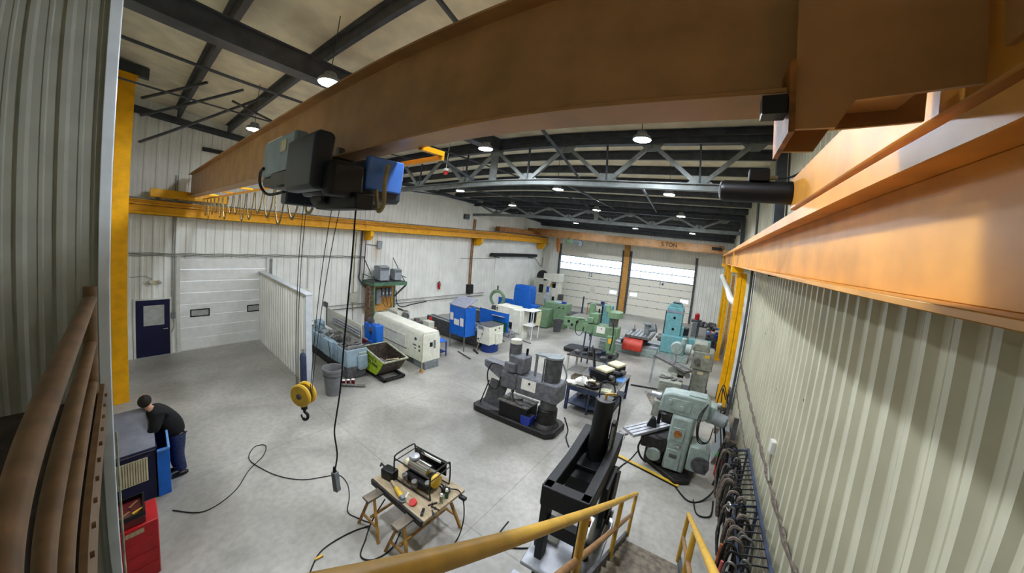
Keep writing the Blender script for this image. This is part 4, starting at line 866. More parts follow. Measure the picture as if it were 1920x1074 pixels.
# ---------------------------------------------------------------- transformer shelf
t = thing('transformer_shelf', 'green steel platform shelf on the left wall carrying two transformers', 'shelf', (-15.0, 10.4, 0))
MB().box(-.65, .55, -1.1, 1.1, 2.5, 2.54).build('deck', 'cast_grey_dark', t); MB().box(.5, .58, -1.12, 1.12, 2.36, 2.54).box(-.65, .55, -1.14, -1.06, 2.36, 2.5).box(-.65, .55, 1.06, 1.14, 2.36, 2.5).build('edge_beam', 'green_frame', t, .004)
MB().box(.48, .56, -1.1, -1.02, 0, 2.4).build('post', 'green_frame', t); MB().box(-.62, -.54, 1.02, 1.1, .75, 2.4).build('post', 'green_frame', t)
for y in (-1.0, 1.0): MB().cyl((.5, y, 2.54), (-.62, y-.1, 3.7), .025, n=8).build('stay_rod', 'cast_grey_dark', t)
MB().bar((.5, 1.1, 2.35), (-.6, 1.1, 1.5), .07).build('knee_brace', 'green_frame', t)
MB().box(-.6, -.55, -.95, 1.0, .75, 2.4).build('backboard', 'orange_board', t)
for y in (-1.1, 1.1): MB().bar((-.6, y, 2.54), (-.6, y, 2.85), .04).bar((-.6, y, 2.85), (.5, y, 2.75), .03).build('guard_rail', 'green_frame', t)
for (y, s_, lb) in ((-.28, 1.0, 'larger grey transformer box on the left of the green shelf'), (.7, .78, 'smaller grey transformer box on the right of the green shelf')):
    x_ = thing('transformer', lb, 'transformer', (-15.0, 10.4+y, 2.54)); a = .3*s_
    MB().box(-a*1.1, a*1.1, -a, a, .06*s_, .72*s_).prism([(-a*1.12, .72*s_), (a*1.12, .72*s_), (a*1.12, .76*s_), (0, .82*s_), (-a*1.12, .76*s_)], 'y', -a*1.02, a*1.02).build('case', 'panel_grey', x_, .008)
    MB().box(-a, a, -a*.8, a*.8, 0, .06*s_).build('base', 'grease_dark', x_)
    for z in (.62, .7): 
        if z*s_ < .75*s_: MB().box(a*1.1, a*1.12, -a*.9, a*.9, z*s_-.02, z*s_+.02).build('vent_slot', 'grease_dark', x_)
    MB().tube(smooth_path([(-a, -a*1.0, .1), (-a*.5, -a*1.3, .25), (0, -a*1.3, .2), (.0, -a*1.0, .1)]), .03, 6).build('conduit', 'cast_grey', x_)
bd = [(-.75, 1.0, 1.95, .42, 'panel_grey', 'large grey breaker panel at the left of the orange board'), (-.15, 1.2, 2.0, .3, 'panel_grey', 'grey breaker panel in the middle of the orange board')]
for y, z0, z1, wd, mm, lb in bd:
    x_ = thing('breaker_panel', lb, 'electrical panel', (-15.55, 10.4+y, 0)); MB().box(0, .16, -wd/2, wd/2, z0, z1).build('case', mm, x_, .006); MB().box(.16, .17, -wd/2+.03, wd/2-.03, z0+.03, z1-.03).build('door', mm, x_)
    MB().cyl((.17, wd/2-.08, (z0+z1)/2), (.19, wd/2-.08, (z0+z1)/2), .015).build('latch', 'black', x_)
for k in range(3):
    x_ = thing('disconnect_switch', 'small dark grey disconnect switch with a white tag, %s of three under the shelf' % ['left', 'middle', 'right'][k], 'switch', (-15.55, 10.4+.18+.26*k, 1.55))
    MB().box(0, .14, -.09, .09, 0, .5).build('case', 'cast_grey', x_, .006); MB().box(.14, .146, -.04, .04, .15, .27).build('tag', 'paper', x_)
    cable('cable', [(.08, 0, 0), (.12, .03, -.3), (.12, .15, -.55-.1*k), (.14, .3, -.5)], .014, 'rubber', '', parent=x_)
cable('power_cable', [(-15.3, 11.4, 1.9), (-15.25, 11.45, 1.2), (-15.2, 11.8, .95), (-15.3, 12.6, 1.0), (-15.5, 14, 1.05)], .03, 'rubber', 'thick black cable sweeping down beside the orange board')
t = thing('wood_post', 'brown bark like wooden post under the left end of the green shelf', 'post', (-14.9, 9.3, 0))
mt = mat('bark', (126, 104, 84), 0.85, col2=(84, 66, 52), scale=9, thr=(.42, .55)); MB().prism([(-.28, 0), (.3, 0), (.22, 2.35), (-.12, 2.35)], 'y', -.14, .14).build('post', mt, t, .02)
# ================================================================== right half of the shop
def radial_drill(loc, label, m1, m2, big=True, coltop='cast_grey', sc=1.0):
    """arm runs along local -x from the column at the origin"""
    t = thing('radial_drill', label, 'drill press', loc)
    MB().prism([(-2.35, -.35), (-2.2, -.5), (.25, -.5), (.45, -.3), (.45, .35), (.25, .5), (-2.2, .5), (-2.35, .35)], 'z', 0, .2).build('base', 'grease_dark', t, .03)
    for y in (-.3, 0, .3): MB().box(-2.2, -.5, y-.02, y+.02, .2, .206).build('slot', 'black', t)
    MB().lathe([(.38, .2), (.34, .26), (.29, .3), (.28, .72), (.26, .74)], n=28).build('column_foot', 'grease_dark' if big else m1, t)
    MB().cyl((0, 0, .7), (0, 0, 2.3), .23, n=28).build('column', 'worn_steel' if not big else 'cast_grey_dark', t)
    MB().prism([(-.95, -.3), (.3, -.3), (.36, -.2), (.36, .25), (.25, .32), (-.95, .32)], 'z', 1.02, 1.6).build('arm_clamp', m1, t, .05, seg=2)
    MB().prism([(-2.15, 1.5), (-2.15, 1.72), (-.9, 1.68), (-.9, 1.1), (-1.35, 1.13)], 'y', -.2, .16).build('arm', m1, t, .03)
    MB().box(-1.45, -.92, -.34, .2, 1.08, 1.62).build('saddle', m1, t, .06, seg=2)
    MB().box(-1.25, -.75, -.3, .15, 1.62, 2.15).build('drill_head', m1, t, .04); MB().box(-1.3, -.95, -.42, -.3, 1.66, 1.95).build('speed_box', m1, t, .04, seg=2)
    MB().cyl((-1.2, -.05, 2.0), (-1.2, -.05, 2.45), .17, n=24).build('motor', m2, t); MB().cyl((-1.2, -.05, 2.45), (-1.2, -.05, 2.56), .15, n=24).cyl((-1.2, -.05, 2.56), (-1.2, -.05, 2.57), .13, n=24).build('motor_cap', 'machine_beige' if big else m1, t)
    MB().cyl((-.85, .0, 2.15), (-.85, 0, 2.35), .035).build('lever', 'black', t)
    MB().cyl((-1.1, -.15, .72), (-1.1, -.15, 1.1), .018, n=8).cyl((-1.1, -.15, .95), (-1.1, -.15, 1.1), .05).build('spindle', 'worn_steel', t)
    MB().cyl((-1.0, -.3, 1.05), (-1.0, -.45, .9), .012, n=6).cyl((-1.0, -.3, 1.05), (-.9, -.4, .85), .012, n=6).build('feed_lever', 'black', t)
    MB().tube(smooth_path([(-1.4, -.35, 1.75), (-1.7, -.4, 1.75), (-1.85, -.4, 1.4), (-1.75, -.4, 1.0), (-1.5, -.38, 1.0), (-1.42, -.35, 1.4)]), .018, 6).build('cable', 'rubber', t)
    MB().box(-.75, -.3, -.312, -.302, 1.22, 1.55).build('notice', 'paper', t)
    MB().cyl((-.5, -.31, 1.45), (-.5, -.33, 1.45), .03).build('knob', 'black', t)
    return t
t = radial_drill((-3.6, 7.75, 0), 'nearer radial arm drill, dark grey, with a blue bucket on its base', 'drill_grey', 'cast_grey_dark')
MB().cyl((0, 0, 2.28), (0, 0, 2.33), .25, n=28).build('column_cap', 'cast_grey', t); MB().box(-.55, 0, -.1, .1, 2.26, 2.3).box(-.56, -.5, -.03, .03, 1.6, 2.28).build('lift_bracket', 'cast_grey', t, .006)
MB().cyl((-.15, -.27, 1.6), (-.15, -.27, 2.3), .02, n=8).build('lift_screw', 'cast_grey_dark', t)
MB().tube(smooth_path([(.3, -.1, 2.2), (.45, -.1, 1.9), (.4, -.1, 1.65)]), .02, 6).build('cable', 'cast_grey', t)
MB().box(-1.35, -.42, -.42, .2, .2, .68).build('box_table', 'black_steel', t, .02); MB().box(-1.4, -.4, -.44, .22, .68, .72).build('table_top', 'worn_steel', t, .005)
for y in (-.3, -.1, .1): MB().box(-1.38, -.42, y-.012, y+.012, .72, .724).build('slot', 'black', t)
for k, (x, y, a) in enumerate(((-4.75, 7.5, .3), (-4.5, 7.6, .8), (-4.35, 7.4, -.4))):
    tag(MB().obox((x, y, .755), (.3, .05, .06), (0, 0, a)).build('clamp', 'worn_steel'), 'steel clamp bar lying on the drill table of the nearer radial drill', 'clamp', 'clamps on the drill table')
t = thing('splash_sheet', 'dark rectangular shield plate tilted on the base of the nearer radial drill', 'guard', (-5.25, 7.55, .2))
MB().obox((0, 0, .52), (.55, .02, .85), (-.15, .2, .25)).build('plate', 'cast_grey_dark', t); MB().bar((-.55, 0, 0), (-.3, .05, .85), .03).build('strut', 'black', t)
t = thing('bucket', 'small blue square bucket by the column foot of the nearer radial drill', 'bucket', (-4.02, 7.42, .2)); MB().prism([(-.13, 0), (.13, 0), (.16, .28), (-.16, .28)], 'y', -.14, .14).build('body', 'plastic_blue', t, .01); MB().box(-.13, .13, -.12, .12, .27, .285).build('contents', 'grease_dark', t)
cable('power_cable', [(-3.2, 8.1, .4), (-3.0, 8.0, .1), (-2.9, 7.7, .02), (-2.65, 7.35, .015)], .02, 'rubber', 'thick black cable running off the base of the nearer radial drill')
# green one, farther
t = radial_drill((-4.35, 15.6, 0), 'farther radial arm drill painted green', 'machine_green', 'machine_green', False)
MB().lathe([(.3, 2.05), (.42, 2.05), (.42, 2.32), (.1, 2.34)], n=8).build('column_cap', 'machine_green', t); MB().cyl((-.35, -.1, 2.3), (-.35, -.1, 2.6), .16, .12).build('lift_motor', 'machine_green', t)
MB().box(-.1, .3, -.5, -.3, .3, 1.2).build('switch_cabinet', 'machine_green', t, .02); MB().box(.0, .18, -.51, -.5, .85, 1.1).build('warning_label', 'tool_yellow', t)
MB().prism([(-2.6, 1.35), (-2.6, 1.78), (-1.5, 1.85), (-1.3, 1.2), (-1.9, 1.1)], 'y', -.3, -.2).build('arm_end_cover', 'machine_green', t, .03)
for x, z in ((-2.3, 1.55), (-2.1, 1.4), (-1.85, 1.58)): MB().cyl((x, -.3, z), (x, -.31, z), .07).build('hole', 'black', t)
MB().tube(smooth_path([(-.2, .0, 2.2), (.1, -.45, 1.9), (.2, -.5, 1.2), (.15, -.5, .5)]), .03, 6).build('cable', 'grease_dark', t)
# steel table between
def table4(name, label, x, y, w_, d_, h_, top, leg, cat='table', r=.03, shelf=None, tt=.04):
    t = thing(name, label, cat, (x, y, 0)); MB().box(-w_/2, w_/2, -d_/2, d_/2, h_-tt, h_).build('tabletop', top, t, .005)
    for sx in (-1, 1):
        for sy in (-1, 1): MB().box(sx*(w_/2-r*1.5)-r, sx*(w_/2-r*1.5)+r, sy*(d_/2-r*1.5)-r, sy*(d_/2-r*1.5)+r, 0, h_-tt).build('leg', leg, t)
    if shelf: MB().box(-w_/2+.05, w_/2-.05, -d_/2+.05, d_/2-.05, shelf, shelf+.03).build('shelf', leg, t)
    return t
t = table4('workbench', 'blue framed steel workbench crowded with parts in the middle of the floor', -3.0, 10.35, 1.6, 2.1, .92, 'worn_steel', 'rack_blue', r=.045, shelf=.22)
MB().box(-.76, .76, -1.04, -1.0, .74, .88).box(-.02, .04, -1.03, -.97, .0, .88).build('apron', 'rack_blue', t)
random.seed(5)
for i in range(14):
    tag(MB().obox((-3.6+random.uniform(0, 1.2), 9.7+random.uniform(0, 1.5), .30+random.uniform(0, .03)), (random.uniform(.1, .3), random.uniform(.06, .15), .1), (0, 0, random.uniform(0, 3))).build('metal_part', random.choice(['grease_dark', 'worn_steel', 'cast_grey_dark']), None, .008), 'dark metal part stored on the lower shelf of the blue workbench', 'part', 'parts under the blue workbench')
t = thing('parts_box', 'grey brown open box at the near left corner of the blue workbench', 'box', (-3.55, 9.75, .92)); 
MB().box(-.25, .25, -.15, .15, 0, .02).box(-.25, -.23, -.15, .15, .02, .2).box(.23, .25, -.15, .15, .02, .2).box(-.25, .25, -.15, -.13, .02, .2).box(-.25, .25, .13, .15, .02, .2).build('box', 'wood_grey', t)
t = thing('plastic_bag', 'crumpled clear white plastic bag on the blue workbench', 'bag', (-3.35, 9.5, .92)); m = MB().sph((0, 0, .12), .2, 12, (1.1, .8, .75))
random.seed(2); m.v = [(a*(1+random.uniform(-.25, .25)), b*(1+random.uniform(-.25, .25)), max(0, c*(1+random.uniform(-.3, .3)))) for a, b, c in m.v]; m.build('bag', 'paper', t)
t = thing('paper_rags', 'pile of white paper rags beside the plastic bag', 'rags', (-3.65, 9.42, .92)); m = MB().sph((0, 0, .05), .17, 10, (1.2, .8, .5)); m.v = [(a*(1+random.uniform(-.3, .3)), b*(1+random.uniform(-.3, .3)), max(0, c*(1+random.uniform(-.3, .3)))) for a, b, c in m.v]; m.build('rags', 'paper', t)
t = thing('basin', 'dark pan heaped with small parts at the near side of the blue workbench', 'pan', (-3.0, 9.6, .92)); MB().lathe([(.26, 0), (.32, .1), (.3, .1), (.24, .02), (.01, .02)], n=20).build('pan', 'grease_dark', t)
for k in range(6): tag(MB().obox((-3.0+random.uniform(-.14, .14), 9.6+random.uniform(-.14, .14), 1.0+.03*k), (.22, .08, .05), (random.uniform(-.3, .3), 0, random.uniform(0, 3))).build('small_part', random.choice(['worn_steel', 'cream', 'wood', 'grease_dark'])), 'small part heaped in the dark pan on the workbench', 'part', 'parts in the dark pan')
t = thing('notebook', 'grey green notebook lying at the near right edge of the workbench', 'notebook', (-2.55, 9.5, .92), .15); MB().box(-.2, .2, -.14, .14, 0, .03).build('cover', 'hopper_rim', t, .004)
for k, (x, y, lb) in enumerate(((-2.95, 10.35, 'nearer dark machine with a cream cover on the workbench'), (-2.75, 11.05, 'farther dark machine with a cream cover on the workbench'))):
    t = thing('pump_unit', lb, 'machine', (x, y, .92), -.35); MB().box(-.4, .3, -.26, .26, 0, .36).build('body', 'black_steel', t, .06, seg=2); MB().box(-.2, .3, -.24, .24, .36, .46).build('cover', 'cream', t, .03, seg=2)
    MB().cyl((.3, 0, .2), (.45, 0, .2), .08).build('shaft', 'worn_steel', t); MB().box(-.5, -.35, -.15, .15, .05, .3).build('fan_housing', 'deep_blue', t, .02)
t = thing('micrometer_stand', 'dark upright gauge stand at the right edge of the workbench', 'gauge', (-2.45, 10.2, .92)); MB().box(-.1, .1, -.08, .08, 0, .05).cyl((0, 0, .05), (0, 0, .42), .02, n=8).build('stand', 'grease_dark', t); MB().box(-.12, .12, -.03, .03, .38, .46).build('head', 'cast_grey_dark', t)
tag(MB().box(-2.55, -2.25, 10.5, 11.0, .92, .926).build('sheet', 'light_blue'), 'pale blue sheet at the far right corner of the workbench', 'sheet')
t = thing('tilted_plate', 'black flat screen like plate tilted beside the top of the grey column', 'plate', (-3.55, 10.9, .92), .5); MB().obox((0, 0, .5), (.05, .42, .85), (0, -.2, 0)).build('plate', 'black_steel', t); MB().box(-.1, .1, -.15, .15, 0, .1).build('foot', 'black_steel', t)
# small bench in front of green drill
t = table4('work_table', 'low dark table heaped with parts in front of the green radial drill', -4.35, 13.1, 1.9, 1.2, .8, 'grease_dark', 'machine_beige', r=.04)
random.seed(9)
for k in range(12): tag(MB().lathe([(.04, 0), (.1, .01), (.1, .06+.05*(k % 3)), (.05, .1+.05*(k % 3))], (-5.1+.14*k, 13.1+random.uniform(-.4, .4), .8), 12).build('machine_part', random.choice(['grease_dark', 'cast_grey_dark', 'worn_steel', 'hoist_blue'])), 'round dark machine part on the low dark table', 'part', 'parts on the low dark table')
for x in (-5.2, -4.9): tag(MB().cyl((x, 14.1, 0), (x, 14.1, 1.5), .035, n=8).build('post', 'rack_blue'), 'thin blue post under the end of the green drill arm', 'post', 'blue posts by the green drill')
t = thing('motor_part', 'grey electric motor lying under the low dark table', 'motor', (-3.6, 12.2, .22), .4); MB().cyl((-.25, 0, 0), (.2, 0, 0), .2, n=20).build('body', 'cast_grey_dark', t); MB().box(-.15, .1, -.2, .2, -.22, -.15).build('foot', 'cast_grey_dark', t)
# far slender drill
t = thing('drill_press', 'tall slender pale teal machine column behind the green drill', 'drill press', (-6.3, 20.8, 0)); MB().box(-.3, .3, -.25, .25, 0, 1.72).build('column', 'teal', t, .03); MB().box(-.42, -.3, -.2, .2, .1, 1.65).build('rail', 'grease_dark', t); MB().box(-.35, .4, -.35, .35, 0, .12).build('base', 'mill_green', t, .02)
# horizontal borer
t = thing('boring_mill', 'large teal horizontal boring mill with a red covered table', 'boring machine', (-1.55, 17.45, 0))
MB().box(-.45, .4, -.3, .4, 1.1, 2.72).build('column', 'teal', t, .03); MB().prism([(-.38, 2.72), (.34, 2.72), (.26, 2.9), (-.3, 2.9)], 'y', -.25, .35).build('column_top', 'teal', t, .02)
MB().box(-.47, .42, -.32, .42, 2.45, 2.55).build('collar', 'hood_grey', t); MB().box(-.2, .22, -.2, .3, 2.9, 2.95).build('top_motor', 'black', t)
MB().box(-.5, .75, -.5, .5, .42, 1.3).build('head', 'teal', t, .03); MB().box(-.6, 1.0, -.45, .5, 0, .42).build('base', 'mill_green', t, .03)
for z in (2.2, 1.62): MB().cyl((0, -.3, z), (0, -.315, z), .07, n=20).build('port', 'black', t)
for x in (-.25, .22): MB().cyl((x, -.3, 1.98), (x, -.31, 1.98), .018).build('bolt', 'black', t)
MB().cyl((-.5, -.1, 1.05), (-.72, -.1, 1.05), .2, n=20).cyl((-.72, -.1, 1.05), (-.85, -.1, 1.05), .06).build('spindle', 'worn_steel', t)
MB().box(-.5, -.44, -.25, .35, 1.3, 2.5).build('way_cover', 'grease_dark', t); MB().box(.4, .55, -.2, .3, 1.3, 1.75).build('side_cover', 'teal', t, .02); MB().box(.5, .8, -.1, .3, 1.35, 1.7).build('motor', 'black_steel', t, .03)
MB().box(.75, 2.0, -.1, .35, .95, 1.2).build('arm', 'teal', t, .02); MB().box(1.5, 1.98, -.14, .38, .75, 1.0).build('arm_cover', 'dark_red', t, .02); MB().box(1.6, 1.9, 0, .3, 0, .75).build('arm_post', 'deep_blue', t); MB().box(.8, 1.45, .05, .3, .5, .92).build('white_panel', 'paper', t)
MB().box(-3.8, -.6, -.6, .7, 0, .42).build('bed', 'mill_green', t, .03)
for y in (-.35, .45): MB().box(-3.8, -.6, y-.12, y+.12, .42, .52).build('bed_way', 'bright_steel', t, .005)
MB().box(-2.6, -1.35, -.6, .9, .52, .72).build('saddle', 'grease_dark', t, .02)
MB().prism([(-1.0, .3), (-1.02, .55), (-.9, .8), (-.7, .9), (-.7, .3)], 'x', -2.4, -1.35).build('curved_cover', 'red_cover', t, .03)
MB().box(-2.4, -1.0, -.75, .75, .92, 1.05).build('table', 'worn_steel', t, .01); MB().box(-2.2, -1.2, -.5, .6, .72, .92).build('table_base', 'grease_dark', t)
for k in range(6): MB().box(-2.3+.22*k, -2.22+.22*k, -.74, .74, 1.05, 1.06).build('slot_strip', 'bright_steel', t)
t = thing('flanged_pipe', 'grey flanged elbow pipe casting standing on the boring mill table', 'pipe', (-2.95, 17.6, 1.06))
MB().cyl((0, 0, 0), (0, 0, .5), .17, n=20).lathe([(.16, .5), (.26, .5), (.26, .55), (.16, .55)], n=24).build('body', 'cast_grey', t); MB().cyl((0, 0, .2), (.45, 0, .35), .13, .16, 18).cyl((.43, 0, .345), (.47, 0, .36), .24, n=20).build('branch', 'cast_grey', t)
t = thing('clamp_post', 'small clamp post with a red tip on the left of the boring mill table', 'clamp', (-3.7, 17.7, 1.06)); MB().box(-.08, .08, -.08, .08, 0, .12).cyl((0, 0, .12), (0, 0, .3), .02, n=8).build('body', 'worn_steel', t); MB().sph((0, 0, .32), .04, 8).build('tip', 'pink', t)
# ---------------------------------------------------------------- vertical mill (sage) farther
t = thing('milling_machine', 'farther milling machine, sage grey, with a round headed attachment', 'milling machine', (.05, 13.2, 0))
MB().prism([(-.6, -.75), (.5, -.75), (.5, .55), (-.6, .55)], 'z', 0, .14).build('base', 'cast_grey_dark', t, .02)
MB().box(-.22, .42, -.32, .45, .14, 1.15).build('column', 'mill_sage', t, .04); MB().box(-.3, .48, -.38, .5, 1.15, 1.85).build('upper_column', 'mill_sage', t, .03)
MB().prism([(-.36, 1.85), (.3, 1.85), (.2, 2.12), (-.3, 2.12)], 'y', -.3, .42).build('top_housing', 'mill_sage', t, .02)
MB().cyl((-.1, -.38, 1.5), (-.1, -.52, 1.5), .12, n=20).build('dial', 'worn_steel', t); MB().box(.15, .32, -.39, -.38, 1.65, 1.75).build('sticker', 'tool_yellow', t); MB().box(-.02, .2, -.33, -.32, .98, 1.08).build('name_plate', 'cream', t)
MB().lathe([(.05, -.12), (.22, -.1), (.26, 0), (.22, .12), (.05, .14)], (-.92, -.45, 1.85), 20, 'y').build('milling_head', 'mill_green', t); MB().lathe([(.05, -.1), (.2, -.1), (.22, .1), (.05, .12)], (-.5, -.4, 1.85), 20, 'x').build('head_swivel', 'mill_green', t)
MB().cyl((-.92, -.45, 1.25), (-.92, -.45, 1.65), .04).build('spindle', 'bright_steel', t); MB().cyl((-.7, -.42, 2.05), (-.7, -.42, 2.25), .1, n=14).build('motor', 'mill_green', t)
MB().bar((-1.75, .35, 1.2), (-.3, -.95, 1.2), .34, .09).build('table', 'worn_steel', t, .01)
for o_ in (-.08, .0, .08): MB().bar((-1.73+o_, .36+o_, 1.247), (-.32+o_, -.92+o_, 1.247), .02, .006).build('slot', 'black', t)
MB().box(-1.1, -.3, -.55, .0, .85, 1.15).build('knee', 'mill_sage', t, .03); MB().box(-1.0, -.5, -.5, -.1, .14, .85).build('knee_support', 'grease_dark', t)
MB().box(-1.3, -.7, -1.1, -.6, .55, .95).build('feed_box', 'mill_sage', t, .03)
for (x, y, z) in ((-.35, -1.0, 1.1), (-1.2, -1.1, .9)): MB().cyl((x, y, z), (x+.02, y-.15, z), .02).cyl((x+.02, y-.12, z), (x+.02, y-.15, z), .1, n=16).build('handwheel', 'chrome', t)
MB().box(-1.85, -1.78, .25, .35, 0, 1.15).build('stand_leg', 'bright_steel', t)
t = thing('rotary_table', 'round grey rotary table between the two milling machines', 'rotary table', (-.85, 10.9, 0)); MB().box(-.3, .3, -.3, .3, 0, .55).build('stand', 'mill_sage', t, .02); MB().cyl((0, 0, .55), (0, 0, .72), .27, n=28).build('wheel', 'worn_steel', t); MB().cyl((0, 0, .72), (0, 0, .85), .05).build('hub', 'worn_steel', t)
t = thing('cabinet', 'sage grey metal cabinet with loose plates between the two milling machines', 'cabinet', (-.75, 11.8, 0)); MB().box(-.45, .35, -.35, .35, 0, .95).build('body', 'mill_sage', t, .02); MB().box(-.4, .1, -.36, -.35, .1, .85).build('door', 'mill_sage', t, .006)
for k in range(4): tag(MB().obox((-1.1+.2*k, 11.75+.1*(k % 2), .97+.02), (.3, .12, .03), (0, 0, .6*k)).build('steel_plate', 'worn_steel'), 'loose steel plate lying on the sage grey cabinet', 'plate', 'plates on the sage cabinet')
tag(MB().prism([(-1.75, 12.4), (-1.7, 12.5), (-.5, 11.9), (-.5, 9.7)], 'z', 0, .02).build('floor_board', 'wood_grey'), 'dark grey brown board lying on the floor left of the rotary table', 'board')
tag(MB().bar((-2.4, 12.7, .03), (-1.2, 12.9, .03), .06, .04).build('steel_bar', 'grease_dark'), 'long dark bar lying on the floor past the workbench', 'bar')
# ---------------------------------------------------------------- nearer milling machine
t = thing('milling_machine', 'nearer milling machine, pale grey green, with a long slotted table', 'milling machine', (.05, 8.1, 0))
MB().prism([(-.85, -.15), (.0, -.72), (.3, -.55), (.45, .4), (-.3, .6), (-.85, .35)], 'z', 0, .12).build('base', 'grease_dark', t, .01)
MB().prism([(-.38, -.42), (.12, -.42), (.2, .35), (-.38, .4)], 'z', .14, 1.55).build('column', 'mill_green', t, .05, seg=2)
MB().box(-.34, .0, -.445, -.42, .18, .72).build('access_door', 'mill_green', t, .012); MB().box(-.26, -.08, -.452, -.445, .5, .6).build('vent_grille', 'cast_grey_dark', t)
MB().box(-.3, -.02, -.45, -.42, .95, 1.3).build('control_panel', 'mill_green', t, .01); MB().cyl((-.17, -.45, 1.15), (-.17, -.47, 1.15), .09, n=20).build('dial', 'crane_rust', t); MB().cyl((-.1, -.45, .85), (-.1, -.5, .85), .03).bar((-.2, -.48, .82), (-.05, -.48, .9), .02).build('lever', 'chrome', t)
MB().prism([(-.75, 1.55), (-.7, 2.0), (-.5, 2.06), (.32, 2.06), (.42, 1.95), (.42, 1.6), (.3, 1.52)], 'y', -.3, .12).build('overarm', 'mill_green', t, .04, seg=2)
MB().box(-.6, .0, -.32, -.3, 1.65, 1.95).build('side_plate', 'mill_green', t, .01)
for q in ((-.5, 1.85), (-.2, 1.75)): MB().cyl((q[0], -.3, q[1]), (q[0], -.37, q[1]), .055).build('knob', 'mill_green', t)
MB().box(-.1, .3, -.25, .05, 2.06, 2.09).build('top_cover', 'mill_green', t)
MB().cyl((-.75, -.1, 1.85), (-1.0, -.1, 1.85), .07, .06).cyl((-1.0, -.15, 1.85), (-1.1, -.2, 1.88), .045).build('arbor_end', 'bright_steel', t)
MB().lathe([(.05, -.15), (.19, -.12), (.2, .1), (.12, .16), (.05, .18)], (-.5, -.1, 1.38), 20, 'x').build('cutter_head', 'grease_dark', t); MB().cyl((-.55, -.3, 1.5), (-.65, -.4, 1.55), .03).build('cutter_knob', 'chrome', t)
MB().bar((-1.28, -.72, .98), (-.35, .55, .98), .42, .08).build('table', 'bright_steel', t, .01)
dx, dy = .81, -.59
for o_ in (-.12, 0, .12): MB().bar((-1.28+dx*o_, -.72+dy*o_, 1.022), (-.35+dx*o_, .55+dy*o_, 1.022), .02, .005).build('slot', 'black', t)
MB().cyl((-1.28, -.72, .93), (-1.38, -.86, .93), .03).build('feed_shaft', 'worn_steel', t); MB().tube([(-1.39+.0+.11*math.cos(a)*dx, -.87+.11*math.cos(a)*dy, .93+.11*math.sin(a)) for a in [i*PI/9 for i in range(18)]], .014, 6, closed=True).bar((-1.39-.1*dx, -.87-.1*dy, .93), (-1.39+.1*dx, -.87+.1*dy, .93), .02).build('handwheel', 'bright_steel', t)
MB().box(-1.0, -.35, -.45, .2, .55, .92).build('knee', 'grease_dark', t, .05); MB().cyl((-.62, -.5, .45), (-.62, -.2, .5), .17, n=20).build('feed_motor', 'mill_green', t); MB().box(-.85, -.4, -.3, .3, .14, .55).build('knee_support', 'grease_dark', t, .02)
MB().tube(smooth_path([(-.95, -.4, .8), (-1.0, -.5, .55), (-.9, -.55, .35), (-.75, -.5, .2)]), .025, 6).build('hose', 'rubber', t)
MB().box(-.75, -.66, .0, .1, 1.03, 1.4).prism([(-.95, 1.03), (-.7, 1.03), (-.76, 1.25), (-.86, 1.3)], 'y', -.25, -.12).build('vise', 'black_steel', t, .02)
MB().prism([(.15, .3), (.62, .3), (.62, .85), (.5, .95), (.15, .95)], 'y', -.45, .1).build('motor_guard', 'mill_green', t, .03); MB().cyl((.45, -.5, .55), (.45, -.3, .55), .2, n=24).cyl((.45, -.52, .55), (.45, -.5, .55), .12, n=20).build('motor', 'cast_grey_dark', t)
MB().cyl((.45, -.25, 1.72), (.45, .1, 1.72), .2, n=24).build('belt_guard', 'mill_green', t); MB().cyl((.5, -.3, 1.72), (.78, -.35, 1.68), .15, n=20).cyl((.78, -.35, 1.68), (.82, -.36, 1.675), .09, n=20).build('head_motor', 'cast_grey', t); MB().cyl((.55, -.2, 1.95), (.65, -.2, 1.98), .08, n=16).build('pulley', 'worn_steel', t)
for k in range(3): MB().tube(smooth_path([(.35, -.32, 2.0), (.25-.03*k, -.5, 1.7), (.28, -.5, 1.25-.05*k), (.5, -.45, 1.15), (.55, -.4, 1.5)]), .012, 6).build('cable', 'rubber', t)
MB().tube(smooth_path([(.75, -.3, 1.6), (.85, -.3, 1.2), (.9, -.4, .7), (.8, -.5, .2)]), .03, 6).build('conduit', 'rubber', t)
cable('power_cable', [(.1, 7.3, .02), (.4, 7.0, .02), (.7, 7.2, .03), (.95, 7.6, .3), (1.0, 8.0, 1.0)], .02, 'rubber', 'black cable looping on the floor behind the nearer milling machine')
cable('power_cable', [(.5, 7.1, .02), (.6, 6.7, .02), (.85, 6.8, .02), (.9, 7.3, .02)], .015, 'rubber', 'thin black cable loop on the floor right of the nearer milling machine')
t = thing('cable_cover', 'yellow and black edged strip lying across the floor by the nearer mill', 'strip', (0, 0, 0)); MB().bar((-1.42, 7.76, .015), (.15, 7.38, .015), .08, .03).build('strip', 'tool_yellow', t); MB().bar((-1.43, 7.7, .012), (.14, 7.32, .012), .03, .024).build('black_edge', 'black', t)
cable('air_hose', [(-.95, 7.9, .3), (-1.1, 7.7, .03), (-1.25, 7.2, .02), (-1.3, 6.2, .02), (-1.15, 5.3, .02), (-1.1, 4.9, .02)], .018, 'rubber', 'dark hose across the floor between the black press and the nearer mill', 'hose')
tag(MB().obox((.95, 9.3, .5), (.03, 1.0, 1.0), (0, .25, 0)).build('leaning_board', 'cast_grey'), 'grey board leaning against the right wall behind the milling machine', 'board')
tag(MB().obox((1.15, 9.9, .45), (.03, .8, .9), (0, .2, 0)).build('leaning_board', 'wood_grey'), 'brown board leaning against the right wall behind the grey board', 'board')
